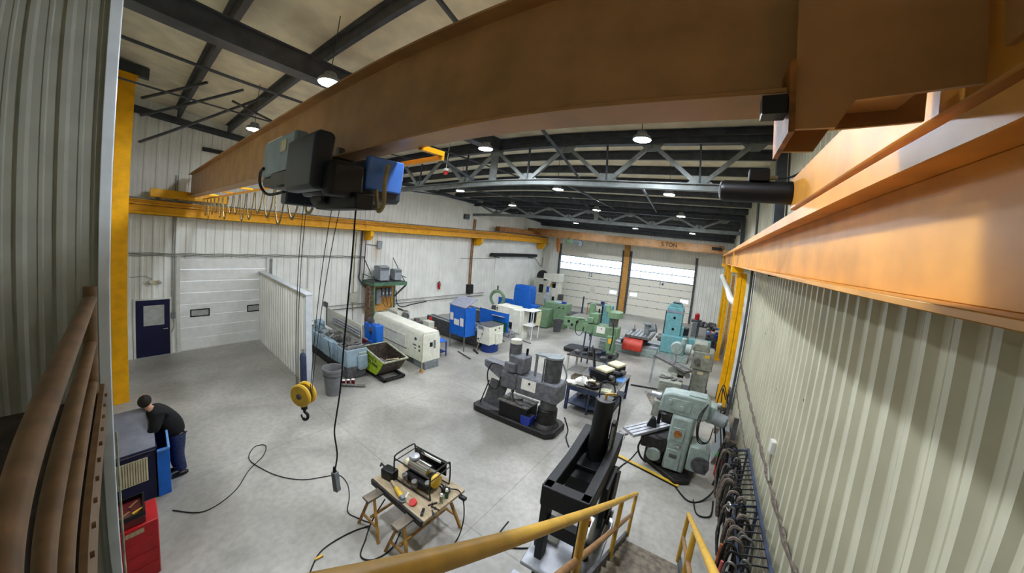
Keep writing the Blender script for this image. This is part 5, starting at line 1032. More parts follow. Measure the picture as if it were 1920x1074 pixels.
for k, (pts, lb) in enumerate(((([(.9, 9.6, 1.5), (.75, 9.3, 1.9), (.8, 8.9, 1.3), (.95, 8.8, .6), (1.0, 9.0, .1)]), 'tallest loop'), (([(1.0, 9.8, 1.3), (.8, 9.9, 1.8), (.7, 9.5, 1.2), (.85, 9.2, .4)]), 'wider loop'))):
    cable('cable', pts, .015, 'rubber', '%s of dark cable standing against the yellow column' % lb)
# clutter near the far right wall
random.seed(21)
t = table4('workbench', 'cluttered steel bench along the right wall past the boring mill', .55, 21.2, .8, 3.2, .9, 'grease_dark', 'rack_blue', r=.04, shelf=.3)
mats_ = ['grease_dark', 'cast_grey', 'cast_grey_dark', 'worn_steel', 'deep_blue', 'dark_red', 'pink', 'light_blue', 'machine_beige']
for k in range(34):
    z = .9 if k % 3 else .33; s_ = random.uniform(.1, .26); x = .55+random.uniform(-.3, .3); y = 19.8+random.uniform(0, 2.8)
    if k % 2: m = MB().obox((x, y, z+s_/2), (s_*random.uniform(.5, 1.3), s_, s_), (0, 0, random.uniform(0, 3)))
    else: m = MB().lathe([(s_*.3, 0), (s_*.5, .01), (s_*.5, s_*.8), (s_*.25, s_*1.1)], (x, y, z), 12)
    tag(m.build('shop_item', random.choice(mats_), None, .004), 'small container or tool piled on the cluttered bench by the right wall', 'item', 'items on the cluttered right bench')
for k, (x, y, z, s_, mm, nm, lb) in enumerate(((-.6, 23.8, 0, .5, 'cast_grey', 'pedestal_grinder', 'grey pedestal machine with a red top left of the far right corner'),)):
    t = thing(nm, lb, 'grinder', (x, y, z)); MB().box(-.25, .25, -.25, .25, 0, 1.0).build('pedestal', mm, t, .02); MB().lathe([(.13, 1.1), (.17, 1.15), (.17, 1.5), (.08, 1.6)], n=16).build('red_top', 'red', t); MB().box(-.35, .35, -.2, .2, .95, 1.15).build('head', 'cast_grey_dark', t, .02)
t = table4('work_table', 'dark table with machine parts before the far right corner', .1, 23.3, 1.2, 1.0, .9, 'grease_dark', 'grease_dark')
for k in range(8): tag(MB().lathe([(.05, 0), (.14, .01), (.12, .15+.06*(k % 3)), (.04, .3)], (-.35+.14*k, 23.1+random.uniform(-.2, .3), .9), 12).build('machine_part', random.choice(['grease_dark', 'worn_steel', 'cast_grey_dark'])), 'dark machine part on the table before the far right corner', 'part', 'parts on the far corner table')
t = thing('vent_hose', 'thick white ribbed exhaust duct along the right wall by the yellow columns', 'duct', (0, 0, 0))
pts = smooth_path([(1.1, 25.5, 4.1), (.7, 24.0, 4.3), (.75, 20, 4.15), (.8, 16.5, 4.0), (.9, 14.2, 3.75), (1.25, 13.6, 3.7)], 10); MB().tube(pts, [.12+.015*(i % 2) for i in range(len(pts))], 14).build('duct', 'panel_white', t)
t = thing('shelf_bracket', 'rust coloured narrow upright between the duct and the far corner', 'post', (1.3, 21.5, 0)); MB().box(-.08, .08, -.1, .1, 0, 4.5).build('upright', 'orange_board', t)
t = table4('work_table', 'narrow table with blue and red cans beside the sage milling machine', 1.1, 12.9, .5, .9, .6, 'wood_grey', 'wood_grey')
for k, (y, mm, r, h_, lb) in enumerate(((12.65, 'plastic_blue', .16, .3, 'blue plastic tub'), (12.95, 'pink', .14, .35, 'faded pink red can'), (13.2, 'cast_grey', .12, .25, 'grey can'))):
    c_ = thing('container', lb+' on the narrow table beside the sage milling machine', 'container', (1.02, y, .6)); MB().lathe([(r*.85, 0), (r, h_), (r*.9, h_), (r*.75, .02)], n=16).build('body', mm, c_)
for k in range(6): tag(MB().obox((1.0+.1*(k % 2), 10.6+.25*k, .1+.02*k), (.3, .2, .2), (0, 0, .3*k)).build('crate', random.choice(['wood_grey', 'grease_dark', 'cast_grey_dark', 'machine_beige']), None, .01), 'small box on the floor along the right wall behind the mills', 'box', 'boxes along the right wall')
# ---------------------------------------------------------------- right wall fittings
t = thing('conduit_run', 'two twisted pale conduits running along the right wall close to the camera', 'conduit', (XR-.06, 0, 0))
m = MB()
for dz, ph in ((0, 0), (.05, 2)): m.tube([(.012*math.sin(y*9+ph), y, 1.72+dz+.012*math.cos(y*9+ph)) for y in [1.6+i*.12 for i in range(0, 95)]], .02, 5)
m.build('cable', 'sling', t)['kind'] = 'stuff'
MB().tube([(.01*math.sin(y*9), y, .86+.012*math.cos(y*9)) for y in [1.6+i*.12 for i in range(0, 95)]], .02, 5).build('low_cable', 'sling', t)
t = thing('junction_box', 'pale junction box on a bent riser above the conduits on the right wall', 'box', (XR-.07, 6.05, 2.15)); MB().box(-.05, .03, -.07, .07, 0, .22).build('case', 'panel_white', t, .006); MB().tube(smooth_path([(-.01, 0, 0), (-.01, -.03, -.2), (-.01, -.25, -.36)]), .018, 6).build('riser', 'cable_grey', t)
for y, z in ((5.2, 3.45), (2.6, 3.35), (4.1, 1.25), (9.0, 3.6), (6.8, 3.0), (3.4, 2.5), (2.2, 2.7)):
    tag(MB().cyl((XR-.035, y, z), (XR-.045, y, z), .02, n=10).build('bolt_hole', 'grease_dark'), 'small dark hole in the ribbed right wall', 'hole', 'holes in the right wall')
tag(MB().tube([(XR-.05, 12.7, .3), (XR-.05, 12.7, 4.9)], .02, 6).build('conduit', 'cast_grey'), 'straight vertical conduit on the right wall beside the yellow column', 'conduit')
# lifting gear rack
t = thing('lifting_gear_rack', 'black wire rack for slings and chains along the foot of the right wall', 'rack', (1.22, 6.3, 0))
MB().bar((.14, -2.2, 1.3), (.14, 1.3, 1.3), .04).bar((-.2, -2.2, 1.15), (-.2, 1.3, 1.15), .03).build('rail', 'rack_blue', t)
for y in (-2.2, -.5, 1.3): MB().bar((.14, y, 0), (.14, y, 1.3), .04).bar((.14, y, 1.28), (-.22, y, 1.15), .03).build('upright', 'rack_blue', t)
for i in range(24):
    y = -2.1+.145*i; MB().cyl((.14, y, 1.3), (-.2, y, 1.15), .012, n=6).build('rung', 'black_steel', t)
MB().bar((-.2, 1.35, 0), (-.2, 1.35, 1.9), .1, .05).build('end_post', 'cast_grey_dark', t)
random.seed(31)
for k in range(44):
    y = 4.1+.082*k+random.uniform(-.03, .03); ln = random.uniform(.4, 1.05); x = 1.0+random.uniform(-.14, .14); mm = random.choice(['black_steel', 'sling', 'worn_steel', 'grease_dark', 'black_steel', 'sling']); w_ = random.uniform(.05, .1)
    if mm == 'sling': nm, ct, gp, lb = 'lifting_sling', 'sling', 'slings on the wire rack', 'grey brown fabric sling looped over the wire rack'
    else: nm, ct, gp, lb = 'lifting_chain', 'chain', 'chains on the wire rack', 'dark metal chain hanging from the wire rack'
    pts = smooth_path([(x-w_, y, 1.16-ln*.5), (x-w_*.8, y, 1.2), (x+.02, y, 1.26), (x+w_, y, 1.15), (x+w_, y, 1.16-ln*.6), (x, y, 1.16-ln), (x-w_, y, 1.16-ln*.5)], 5)
    tag(MB().tube(pts, .03 if mm == 'sling' else .018, 6).build(nm, mm), lb, ct, gp)
for k, (y, z, r) in enumerate(((4.35, .55, .13), (5.15, .85, .07), (5.9, .95, .07), (6.6, 1.0, .06))):
    h_ = thing('lifting_hook', ['big dark round hook block lowest on the wire rack', 'bright ring hook second along the wire rack', 'bright shackle third along the wire rack', 'bright shackle farthest along the wire rack'][k], 'hook', (.86 if k == 0 else .98, y, z+(.08 if k else 0)), .5)
    if k == 0: MB().lathe([(.02, -.05), (.13, -.04), (.14, 0), (.13, .04), (.02, .05)], n=20, axis='y').build('block', 'grease_dark', h_)
    MB().tube([(0, r*.8*math.cos(a), r*math.sin(a)-(.2 if k == 0 else 0)) for a in [i*PI/8 for i in range(16)]], .018, 6, closed=True).build('ring', 'chrome' if k else 'black_steel', h_)
for k in range(2): cable('lifting_strap', [(.84, 4.6+.3*k, 1.1), (.82, 4.58+.3*k, .6), (.84, 4.5+.3*k, .25)], .02, 'orange_copper' if k else 'pink', ('pink' if k == 0 else 'orange')+' strap hanging at the front of the wire rack', 'strap')
t = thing('cable_drum', 'coil of grey rope hanging on the end of the wire rack by the extinguisher', 'rope', (1.0, 7.75, 1.35)); MB().lathe([(.08, -.12), (.13, -.12), (.13, .12), (.08, .12)], n=18, axis='x').build('coil', 'sling', t); MB().tube([(0, .1*math.cos(a), -.35+.3*math.sin(a)) for a in [i*PI/8 for i in range(16)]], .03, 6, closed=True).build('hanging_loop', 'sling', t)
t = thing('fire_extinguisher', 'red fire extinguisher with a green tag standing by the nearer mill', 'fire extinguisher', (.98, 8.35, 0))
MB().lathe([(.09, 0), (.1, .02), (.1, .45), (.04, .54)], n=18).build('body', 'bright_red', t); MB().cyl((0, 0, .54), (0, 0, .62), .03).build('valve', 'black', t); MB().obox((-.1, -.05, .58), (.12, .01, .14), (.2, .3, .4)).build('inspection_tag', mat('tag_green', (130, 210, 130), .6), t); MB().tube(smooth_path([(0, 0, .6), (.1, -.03, .5), (.11, -.02, .15)]), .012, 6).build('hose', 'rubber', t)
# ================================================================== foreground
# black press
t = thing('hydraulic_press', 'tall black welded press frame with an upright cylinder beside the stairs', 'press', (-1.13, 4.0, 0), .05)
H = 2.3
# crown: open box frame
MB().box(-.3, .3, -.84, -.68, H-.3, H).build('crown_beam', 'black_steel', t, .008)
for s_ in (-1, 1): MB().prism([(-.82, H-.3), (-.82, H), (.0, H), (.75, H+.12), (.78, H-.1), (.6, H-.3)], 'x', s_*.25-.065, s_*.25+.065).build('crown_side', 'black_steel', t, .01)
MB().box(-.26, .26, .55, .68, H-.25, H+.08).box(-.25, .25, .1, .55, H-.3, H-.22).build('crown_plate', 'black_steel', t, .008)
MB().prism([(-.25, -.1), (.25, -.1), (.25, .15), (-.25, .15)], 'z', H-.55, H-.3).build('lower_plate', 'black_steel', t)
MB().cyl((0, .42, H-.3), (0, .42, H+.78), .14, n=32).build('cylinder', 'black_steel', t); MB().cyl((0, .42, H+.78), (0, .42, H+.79), .135, n=32).build('cylinder_cap', 'cast_grey_dark', t)
MB().cyl((0, .42, H+.79), (0, .42, H+.87), .02).bar((-.02, .42, H+.86), (.14, .42, H+.9), .03).build('fitting', 'brass', t)
MB().tube(smooth_path([(-.1, .42, H+.78), (-.12, .5, H+1.0), (.05, .6, H+.95), (.12, .5, H+.7)]), .012, 6).tube(smooth_path([(.1, .42, H+.78), (.2, .45, H+.85), (.22, .5, H+.3), (.2, .5, H-.3)]), .014, 6).build('hydraulic_hose', 'rubber', t)
MB().box(.17, .24, .3, .42, H-.2, H+.5).build('valve_block', 'black_steel', t, .01); MB().cyl((.21, .3, H-.1), (.21, .3, H+.45), .02).build('guide_rod', 'worn_steel', t)
for s_ in (-1, 1):
    for y in (-.8, .45): MB().box(s_*.25-.05, s_*.25+.05, y, y+.18, 0, H-.3).build('upright', 'black_steel', t, .006)
MB().box(-.24, .24, -.78, -.66, 1.55, 1.75).build('cross_beam', 'black_steel', t); MB().box(-.3, .3, -.8, .6, 0, .12).box(-.28, .28, -.8, -.6, .5, .75).build('base', 'black_steel', t, .01)
MB().prism([(-.42, -.95), (.48, -.95), (.48, .4), (.4, .5), (-.32, .5), (-.42, .4)], 'z', 1.02, 1.08).build('bed_plate', 'bright_steel', t, .01)
MB().box(-.45, -.1, -.5, .2, 1.08, 1.12).box(.1, .4, -.3, .4, 1.08, 1.14).build('die_plate', 'chrome', t, .01)
MB().cyl((-.35, .4, 1.2), (.45, .4, 1.2), .06).build('roller', 'bright_steel', t)
for x, y in ((.3, -.45), (-.35, -.6), (.38, .3)): MB().cyl((x, y, 1.08), (x, y, 1.25), .045).cyl((x, y, 1.25), (x, y, 1.28), .055).build('bolt', 'black_steel', t)
for x in (-.1, .12): MB().obox((x, .1, 1.16), (.14, .1, .08), (0, 0, .5)).build('copper_block', 'orange_copper', t, .01)
MB().box(-.55, .5, -.95, -.85, .62, .75).build('front_bar', 'bright_steel', t, .01)
for x in (-.5, .45): MB().cyl((x, -.9, .5), (x, -.9, .62), .06).build('foot_knob', 'black', t)
MB().box(.3, .38, -.1, .5, 1.3, 2.0).prism([(.0, 1.4), (.5, 1.3), (.55, 1.9), (.2, 2.1)], 'x', .38, .42).build('side_guard', 'black_steel', t, .01); MB().box(.25, .36, .2, .4, 1.5, 1.65).cyl((.3, .3, 1.65), (.3, .3, 1.85), .05).build('gauge', 'worn_steel', t)
# sawhorses, board, generator
def sawhorse(x, label):
    t = thing('sawhorse', label, 'sawhorse', (x, 3.1, 0)); MB().box(-.09, .09, -.62, .62, .70, .74).box(-.02, .02, -.6, .6, .62, .70).build('top_beam', 'wood_grey', t, .004)
    for sy in (-1, 1):
        for sx in (-1, 1): MB().bar((sx*.05, sy*.48, .70), (sx*.3, sy*.58, 0), .045).build('leg', 'wood_yellow', t)
        MB().bar((-.2, sy*.55, .25), (.2, sy*.55, .25), .03).build('spreader', 'wood_yellow', t)
    MB().bar((.0, -.53, .3), (.0, .53, .3), .035).build('stretcher', 'wood_yellow', t)
sawhorse(-4.2, 'yellow brown sawhorse under the left end of the board'); sawhorse(-3.4, 'yellow brown sawhorse under the right end of the board')
t = thing('plywood_table', 'plywood board with a dark edge laid across two sawhorses', 'table', (-3.8, 3.3, .745)); MB().box(-.68, .68, -.48, .48, .0, .05).build('board', 'wood', t, .003); MB().box(-.69, .66, -.52, -.481, -.06, .05).build('edge_beam', 'grease_dark', t, .003)
g = thing('generator', 'open frame generator with a chrome tank and black tube cage on the plywood board', 'generator', (-3.8, 3.38, .8), .1)
def arch(x): return smooth_path([(x, -.25, .02), (x, -.27, .2), (x, -.26, .44), (x, -.2, .52), (x, .2, .52), (x, .26, .44), (x, .27, .2), (x, .25, .02)], 4)
for x in (-.42, .42): MB().tube(arch(x), .014, 8).build('frame_loop', 'black', g)
for y, z in ((-.26, .46), (.26, .46), (-.25, .02), (.25, .02)): MB().cyl((-.42, y, z), (.42, y, z), .013, n=8).build('frame_rail', 'black' if z < .1 else 'grease_dark', g)
for x in (-.42, .42): MB().cyl((x, -.24, .4), (x, .24, .4), .01, n=8).build('cross_rail', 'grease_dark', g)
MB().cyl((-.25, .02, .3), (.18, .02, .3), .13, n=24).build('chrome_barrel', 'chrome', g); MB().lathe([(.05, 0), (.1, .02), (.09, .06), (.03, .08)], (-.2, .02, .42), 16).build('filler_cap', 'bright_steel', g)
MB().box(-.3, .3, -.18, .2, .04, .18).build('engine_block', 'grease_dark', g, .03); MB().box(-.36, .36, .22, .25, .18, .46).build('side_panel', 'black', g, .005); MB().box(-.2, .25, .2, .222, .42, .46).build('panel_label', 'paper', g)
MB().lathe([(.04, -.06), (.12, -.05), (.12, .03), (.04, .05)], (.33, .0, .2), 20, 'x').build('recoil_starter', 'tool_yellow', g); MB().cyl((-.38, .0, .25), (-.25, 0, .25), .09, n=18).build('air_filter', 'cream', g)
for x, y in ((-.2, -.2), (.05, -.22), (.25, -.1)): MB().cyl((x, y, .1), (x, y-.03, .22), .05).build('cylinder_fin', 'worn_steel', g)
MB().tube(smooth_path([(-.2, .1, .4), (-.25, .2, .48), (-.12, .2, .45)]), .012, 6).build('hose', 'rubber', g); MB().tube(smooth_path([(.45, -.05, .2), (.52, 0, .08), (.46, .1, .05), (.4, .05, .15)]), .014, 6).build('hose', 'rubber', g)
t = thing('fuel_can', 'black moulded box with a spout on the left end of the plywood board', 'box', (-4.3, 3.05, .795), .2); MB().box(-.14, .14, -.1, .1, .02, .2).build('body', 'black', t, .04, seg=3); MB().tube([(-.12, 0, .18), (-.2, 0, .22), (-.22, 0, .15)], .018, 8).build('spout', 'black', t); MB().box(-.12, .12, -.09, .09, 0, .03).build('foot', 'black', t)
t = thing('angle_grinder', 'yellow and black angle grinder on the front left of the board', 'power tool', (-3.95, 2.93, .85), -.25); MB().cyl((-.2, 0, 0), (.0, 0, 0), .028).build('grip', 'wood', t); MB().cyl((0, 0, 0), (.22, 0, 0), .04, .045).build('motor_body', 'tool_yellow', t); MB().cyl((.22, 0, 0), (.3, 0, 0), .045, .03).cyl((.27, 0, -.05), (.27, 0, -.02), .06).build('gear_head', 'cast_grey', t)
t = thing('jar_lid', 'red plastic disc lid at the front edge of the plywood board', 'cap', (-3.52, 2.93, .8), 0, rot=(.4, 0, 0)); MB().cyl((0, .02, .0), (0, .02, .04), .065, n=20).build('disc', 'bright_red', t)
tag(MB().bar((-3.3, 2.98, .82), (-3.22, 2.86, .82), .04, .03).build('hand_grip', 'black'), 'short black rubber grip near the front corner of the board', 'grip')
for k, (x, y, a) in enumerate(((-3.18, 3.12, .2), (-3.12, 3.02, -.5), (-3.28, 3.15, 1.2))):
    tag(MB().obox((x, y, .805), (.16, .02, .02), (0, 0, a)).cyl((x, y, .795), (x, y, .82), .02).build('wrench', 'grease_dark'), 'small dark wrench lying loose at the right of the plywood board', 'wrench', 'wrenches on the plywood board')
for k, (x, y, mm, lb) in enumerate(((-3.22, 3.42, 'bottle_green', 'green spray can with a white cap on the plywood board'), (-3.2, 3.28, 'hopper_rim', 'beige spray can with a white cap on the plywood board'))):
    t = thing('spray_can', lb, 'can', (x, y, .795)); MB().cyl((0, 0, 0), (0, 0, .15), .032, n=16).build('body', mm, t); MB().cyl((0, 0, .15), (0, 0, .19), .028, .02).build('cap', 'paper', t)
t = thing('carburettor', 'small chrome and black engine part beside the spray cans', 'part', (-3.32, 3.5, .795), .4); MB().box(-.07, .07, -.05, .05, 0, .1).build('body', 'grease_dark', t, .01); MB().cyl((-.09, 0, .06), (.09, 0, .06), .025).cyl((0, 0, .1), (0, 0, .14), .03).build('fitting', 'chrome', t)
tag(MB().obox((-3.72, 2.95, .798), (.03, .25, .006), (0, 0, .5)).build('paper_strip', 'paper'), 'thin white strip beside the red cap on the board', 'strip')
t = thing('power_strip', 'black outlet block hanging at the far right corner of the board', 'power strip', (-3.08, 3.62, .72)); MB().box(-.02, .12, -.04, .04, .03, .09).build('body', 'black', t, .01)
cable('power_cable', [(-3.3, 3.6, .82), (-3.15, 3.65, .84), (-3.0, 3.6, .76), (-2.92, 3.55, .5), (-2.93, 3.5, .2), (-2.95, 3.4, .02), (-2.9, 3.0, .02)], .012, 'rubber', 'black cable hanging off the right end of the plywood board')
# cables on the floor
cable('floor_cable', [(-7.0, .4, .012), (-6.6, .75, .012), (-6.75, 1.2, .012), (-7.2, 1.55, .012), (-7.5, 1.9, .012), (-7.85, 2.05, .012), (-7.95, 1.85, .012), (-7.6, 1.65, .012), (-7.1, 1.75, .012), (-6.6, 1.95, .012), (-6.2, 2.25, .012), (-6.0, 2.6, .012), (-5.85, 2.85, .012), (-5.5, 2.85, .012), (-5.15, 2.7, .012), (-4.85, 2.5, .012), (-4.6, 2.55, .012), (-4.35, 2.65, .012)], .009, 'rubber', 'long thin black cable looping across the open floor to the sawhorses')
cable('floor_cable', [(-4.3, 2.6, .012), (-4.4, 2.35, .012), (-4.45, 2.0, .012), (-4.4, 1.75, .012), (-4.15, 1.5, .012)], .012, 'rubber', 'black cable running from the sawhorses to a brass connector')
t = thing('cable_connector', 'brass coupling on the floor cable nearest the handrail', 'connector', (-4.35, 1.75, .02), 1.4); MB().cyl((-.06, 0, 0), (.06, 0, 0), .022, n=12).build('body', 'brass', t)
cable('floor_cable', [(-4.1, 2.8, .6), (-4.2, 2.6, .2), (-4.1, 2.4, .015), (-3.9, 2.2, .015), (-3.7, 2.3, .015), (-3.65, 2.6, .015), (-3.8, 2.9, .015)], .012, 'rubber', 'black cable coiled beneath the plywood board')
cable('floor_cable', [(-2.5, 4.35, .012), (-2.45, 3.95, .012), (-2.2, 3.9, .012), (-1.9, 4.1, .012), (-1.6, 4.4, .012)], .014, 'rubber', 'black cable on the floor going to the foot of the black press')
# blue open cabinet, red tool box
t = thing('parts_washer', 'blue steel cabinet with a sloping grey top, open at the side by the landing wall', 'cabinet', (-8.2, .0, 0))
MB().box(.0, .62, -.32, .26, .0, .88).build('body', 'navy', t, .008)
MB().prism([(-.34, .98), (.28, .98), (.28, 1.0), (-.34, 1.0)], 'x', -.02, .66).xf().build('lower_top', 'navy', t)
MB().prism([(0, 1.52), (.64, .98), (.64, .95), (0, 1.49)], 'y', -.34, .26).build('sloping_top', 'hood_grey', t)
MB().prism([(0, .88), (.62, .88), (.62, .96), (0, 1.48)], 'y', -.33, .24).build('upper_body', 'navy', t)
MB().prism([(-.02, 0), (.66, 0), (.66, .92), (-.02, 1.2)], 'y', .40, .43).build('side_panel', 'machine_blue', t, .005); MB().box(.62, .66, .27, .41, .0, .93).build('front_panel', 'machine_blue', t, .005)
MB().box(-.04, -.01, .24, .43, 0, 1.2).build('back_panel', 'machine_blue', t); MB().bar((.68, .27, .92), (.68, .43, .92), .03).bar((-.02, .42, 1.2), (.7, .42, .93), .03, .03).build('edge_trim', 'light_blue', t)
MB().box(.622, .63, -.2, .16, .4, .85).build('filter_panel', 'cream', t)
for k in range(12): MB().box(.63, .634, -.19+.029*k, -.18+.029*k, .41, .84).build('filter_slat', 'wood_grey', t)
t = thing('tool_chest', 'red rolling tool chest with a pale label in front of the blue cabinet', 'tool chest', (-5.96, 0, 0))
MB().box(-.24, .24, -.2, .19, .08, .95).build('cabinet', 'red', t, .01)
for k in range(3): MB().box(.24, .246, -.18, .17, .14+.2*k, .31+.2*k).build('drawer_front', 'red', t)
for x in (-.18, .18):
    for y in (-.15, .14): MB().cyl((x, y-.02, .045), (x, y+.02, .045), .045, n=14).build('caster', 'rubber', t)
MB().box(-.24, .21, -.2, .08, .95, 1.06).build('top_chest', 'dark_red', t, .008); MB().box(.241, .248, -.1, .06, .84, .9).build('label_plate', 'wood', t)
MB().box(-.2, .18, -.17, .06, 1.06, 1.065).build('tray', 'dark_red', t); MB().box(-.24, .21, -.2, -.18, 1.06, 1.12).box(-.24, .21, .06, .08, 1.06, 1.12).box(-.24, -.22, -.18, .06, 1.06, 1.12).box(.19, .21, -.18, .06, 1.06, 1.12).build('tray_rim', 'black', t)
for k, (x, y, a, mm, lb) in enumerate(((-6.05, -.02, .9, 'chrome', 'bright wrench at the back of the red tool chest tray'), (-5.88, -.1, .7, 'chrome', 'bright socket handle at the front of the red tool chest tray'), (-5.88, .02, .5, 'tool_yellow', 'yellow handled tool in the red tool chest tray'))):
    tag(MB().obox((x, y, 1.078), (.03, .12, .02), (0, 0, a)).build('hand_tool', mm), lb, 'tool')
t = thing('red_sheet', 'faded red sheet standing upright behind the tool chest', 'sheet', (-6.3, -.24, 0)); MB().box(-.06, -.03, -.0, .07, .0, 1.35).build('sheet', 'pink', t, .005)
cable('garden_hose', [(-3.88, -.085, 3.3), (-3.88, -.08, 2.4), (-3.87, -.085, 1.2), (-3.87, -.08, .02)], .007, 'hopper_rim', 'pale green hose hanging down the edge of the landing wall', 'hose')
# person bending over the cabinet
P_ = thing('person', 'person in a black jacket and blue jeans bending over the blue cabinet, seen from behind', 'person', (-8.05, .43, 0))
def skin_mesh(name, verts, edges, rad, m, parent, root=0, sub=2):
    me = bpy.data.meshes.new(name); me.from_pydata(verts, edges, []); o = bpy.data.objects.new(name, me); COL.objects.link(o); o.parent = parent
    sk = o.modifiers.new('skin', 'SKIN'); sk.use_smooth_shade = True
    for i, v in enumerate(me.skin_vertices[0].data):
        r = rad[i]; v.radius = r if isinstance(r, tuple) else (r, r); v.use_root = (i == root)
    ss = o.modifiers.new('sub', 'SUBSURF'); ss.levels = sub; ss.render_levels = sub
    dg = bpy.context.evaluated_depsgraph_get(); m2 = bpy.data.meshes.new_from_object(o.evaluated_get(dg)); o.modifiers.clear(); o.data = m2
    m2.materials.clear(); m2.materials.append(MATS[m]); m2.polygons.foreach_set('use_smooth', [True]*len(m2.polygons)); return o
# body: hips near (0,.14,.93), leaning toward -y over the cabinet; feet on the floor; head turned towards -x
V = [(0, .14, .93), (-.01, .09, 1.08), (-.04, -.01, 1.25), (-.07, -.13, 1.40), (-.09, -.20, 1.48), (-.10, -.245, 1.57), (-.105, -.26, 1.66),
     (.09, .15, .86), (.11, .14, .48), (.10, .20, .10), (.10, .14, .045),
     (-.09, .14, .86), (-.10, .09, .48), (-.12, .14, .10), (-.12, .08, .045),
     (.11, -.12, 1.39), (.21, -.17, 1.17), (.12, -.33, 1.08), (.09, -.39, 1.07),
     (-.26, -.14, 1.39), (-.35, -.26, 1.20), (-.28, -.42, 1.16), (-.25, -.47, 1.15)]
Eg = [(0, 1), (1, 2), (2, 3), (3, 4), (4, 5), (5, 6), (0, 7), (7, 8), (8, 9), (9, 10), (0, 11), (11, 12), (12, 13), (13, 14), (3, 15), (15, 16), (16, 17), (17, 18), (3, 19), (19, 20), (20, 21), (21, 22)]
Rd = [(.09, .08), (.10, .09), (.11, .09), (.11, .09), .055, .06, .07, .085, .06, .045, .04, .085, .06, .045, .04, .06, .045, .035, .032, .06, .045, .035, .032]
skin_mesh('body', V, Eg, Rd, 'skin', P_)
hc = Vector((-.105, -.265, 1.655))
MB().lathe([(.01, -.125), (.05, -.11), (.072, -.06), (.082, 0), (.084, .05), (.07, .1), (.035, .125), (.005, .132)], tuple(hc), 20, 'z', (1.12, .92)).build('head', 'skin', P_)
m = MB().sph((hc.x+.03, hc.y, hc.z+.012), .1, 22, (.95, .93, 1.22)); m.build('hair', 'hair', P_)
for s_ in (-1, 1):
    MB().sph((hc.x-.005, hc.y+s_*.084, hc.z-.005), .024, 10, (1, .45, 1.4)).build('ear', 'skin', P_)
    MB().sph((hc.x-.086, hc.y+s_*.03, hc.z+.02), .011, 8).build('eye', 'black', P_)
MB().sph((hc.x-.1, hc.y, hc.z-.01), .016, 8, (1.2, .8, 1.5)).build('nose', 'skin', P_); MB().sph((hc.x-.084, hc.y, hc.z-.05), .02, 8, (.5, 1.1, .3)).build('mouth', 'pink', P_)
jv = [(0, .16, .80), V[1], V[2], V[3], (-.09, -.19, 1.47), V[15], V[16], V[17], V[19], V[20], V[21]]
skin_mesh('jacket', jv, [(0, 1), (1, 2), (2, 3), (3, 4), (3, 5), (5, 6), (6, 7), (3, 8), (8, 9), (9, 10)], [(.17, .15), (.22, .19), (.22, .17), (.19, .14), .085, .11, .09, .065, .11, .09, .065], 'black_cloth', P_)
skin_mesh('jeans', [(0, .13, .98), (.085, .15, .80), (.11, .14, .48), (.10, .19, .08), (-.085, .14, .80), (-.10, .09, .48), (-.12, .13, .08)], [(0, 1), (1, 2), (2, 3), (0, 4), (4, 5), (5, 6)], [(.13, .12), .125, .09, .078, .125, .09, .078], 'jeans', P_)
for i, (a, b) in enumerate(((9, 10), (13, 14))):
    x, y = V[a][0], V[a][1]; MB().lathe([(.03, -.16), (.042, -.13), (.048, -.05), (.045, .04), (.03, .07)], (x, y, .045), 14, 'y', (.9, 1.05)).build('shoe', 'black', P_)
for (hx, hy, hz) in (V[18], V[22]):
    for k in range(4):
        x0 = hx-.027+.018*k; MB().tube([(x0, hy-.0, hz), (x0, hy-.045, hz+.0), (x0, hy-.07-.005*(k % 2), hz-.02), (x0, hy-.08, hz-.045)], [.010, .0095, .009, .007], 8).build('finger', 'skin', P_)
    MB().tube([(hx+.03, hy+.02, hz), (hx+.05, hy-.02, hz-.01), (hx+.045, hy-.045, hz-.025)], [.012, .011, .008], 8).build('thumb', 'skin', P_)
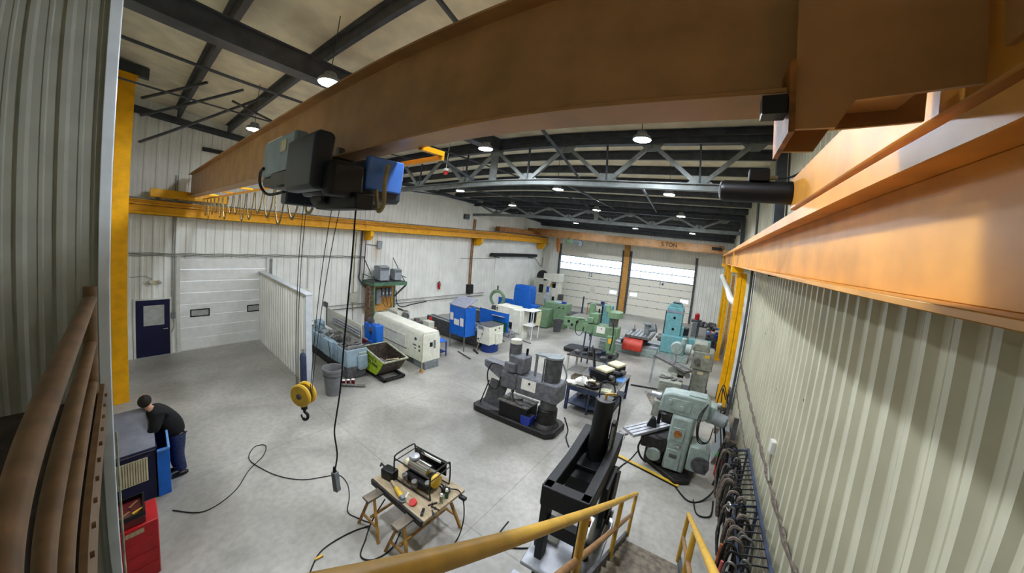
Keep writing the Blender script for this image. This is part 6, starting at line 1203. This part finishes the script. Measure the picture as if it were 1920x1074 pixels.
t = thing('spray_bottle', 'small white capped bottle on top of the blue cabinet by the person', 'bottle', (-8.16, -.28, 1.49)); MB().cyl((0, 0, 0), (0, 0, .12), .03, n=14).build('body', 'cast_grey_dark', t); MB().cyl((0, 0, .12), (0, 0, .16), .015).build('cap', 'paper', t)
# small pieces belong under the part that carries them
SUBP = {'knob': ('headstock', 'electrical_cabinet', 'arm_clamp', 'overarm'), 'emblem': ('enclosure',), 'name_plate': ('headstock', 'column'), 'filter_slat': ('filter_panel',),
 'drawer_front': ('cabinet',), 'caster': ('cabinet',), 'latch': ('door',), 'gear_door': ('headstock',), 'dial': ('control_panel', 'upper_column', 'headstock'), 'lever': ('drill_head', 'column'),
 'cylinder_cap': ('cylinder',), 'fitting': ('cylinder',), 'panel_label': ('side_panel',), 'filler_cap': ('chrome_barrel',), 'vent_grille': ('access_door',), 'guard_edge': ('back_guard',),
 'guard_shelf': ('back_guard',), 'notice': ('hood', 'arm_clamp'), 'slot': ('table_top', 'table'), 'motor_cap': ('motor',), 'cover_panel': ('drum_cover',), 'sticker': ('control_box', 'upper_column'),
 'control_window': ('end_cover', 'body'), 'label_plate': ('end_cover', 'cabinet', 'electrical_cabinet'), 'vent_slot': ('case',), 'finger': ('body',), 'thumb': ('body',), 'ear': ('head',), 'eye': ('head',),
 'nose': ('head',), 'mouth': ('head',), 'hair': ('head',), 'lens': ('housing', 'cap'), 'port': ('column',), 'bolt': ('column', 'edge_plate', 'bed_plate'), 'button': ('case',), 'tray_rim': ('tray',),
 'slot_strip': ('table',), 'cutter_knob': ('cutter_head',), 'door_slot': ('sliding_door',), 'bed_way': ('bed',), 'spout': ('body',), 'axle_cap': ('cheek_plate',), 'taped_sheet': ('panel',), 'top_mat': ('headstock',)}
for o in [q for q in bpy.data.objects if q.type == 'MESH' and q.parent and q.parent.parent is None and 'category' in q.parent.keys()]:
    for nm in SUBP.get(o.name.split('.')[0], ()):
        c = [q for q in o.parent.children if q.name.split('.')[0] == nm and q is not o and q.location.length == 0]
        if c and o.location.length == 0 and not (o.name.startswith('motor_cap') and c[0].parent.get('category') == 'crane'):
            o.parent = c[0]; break
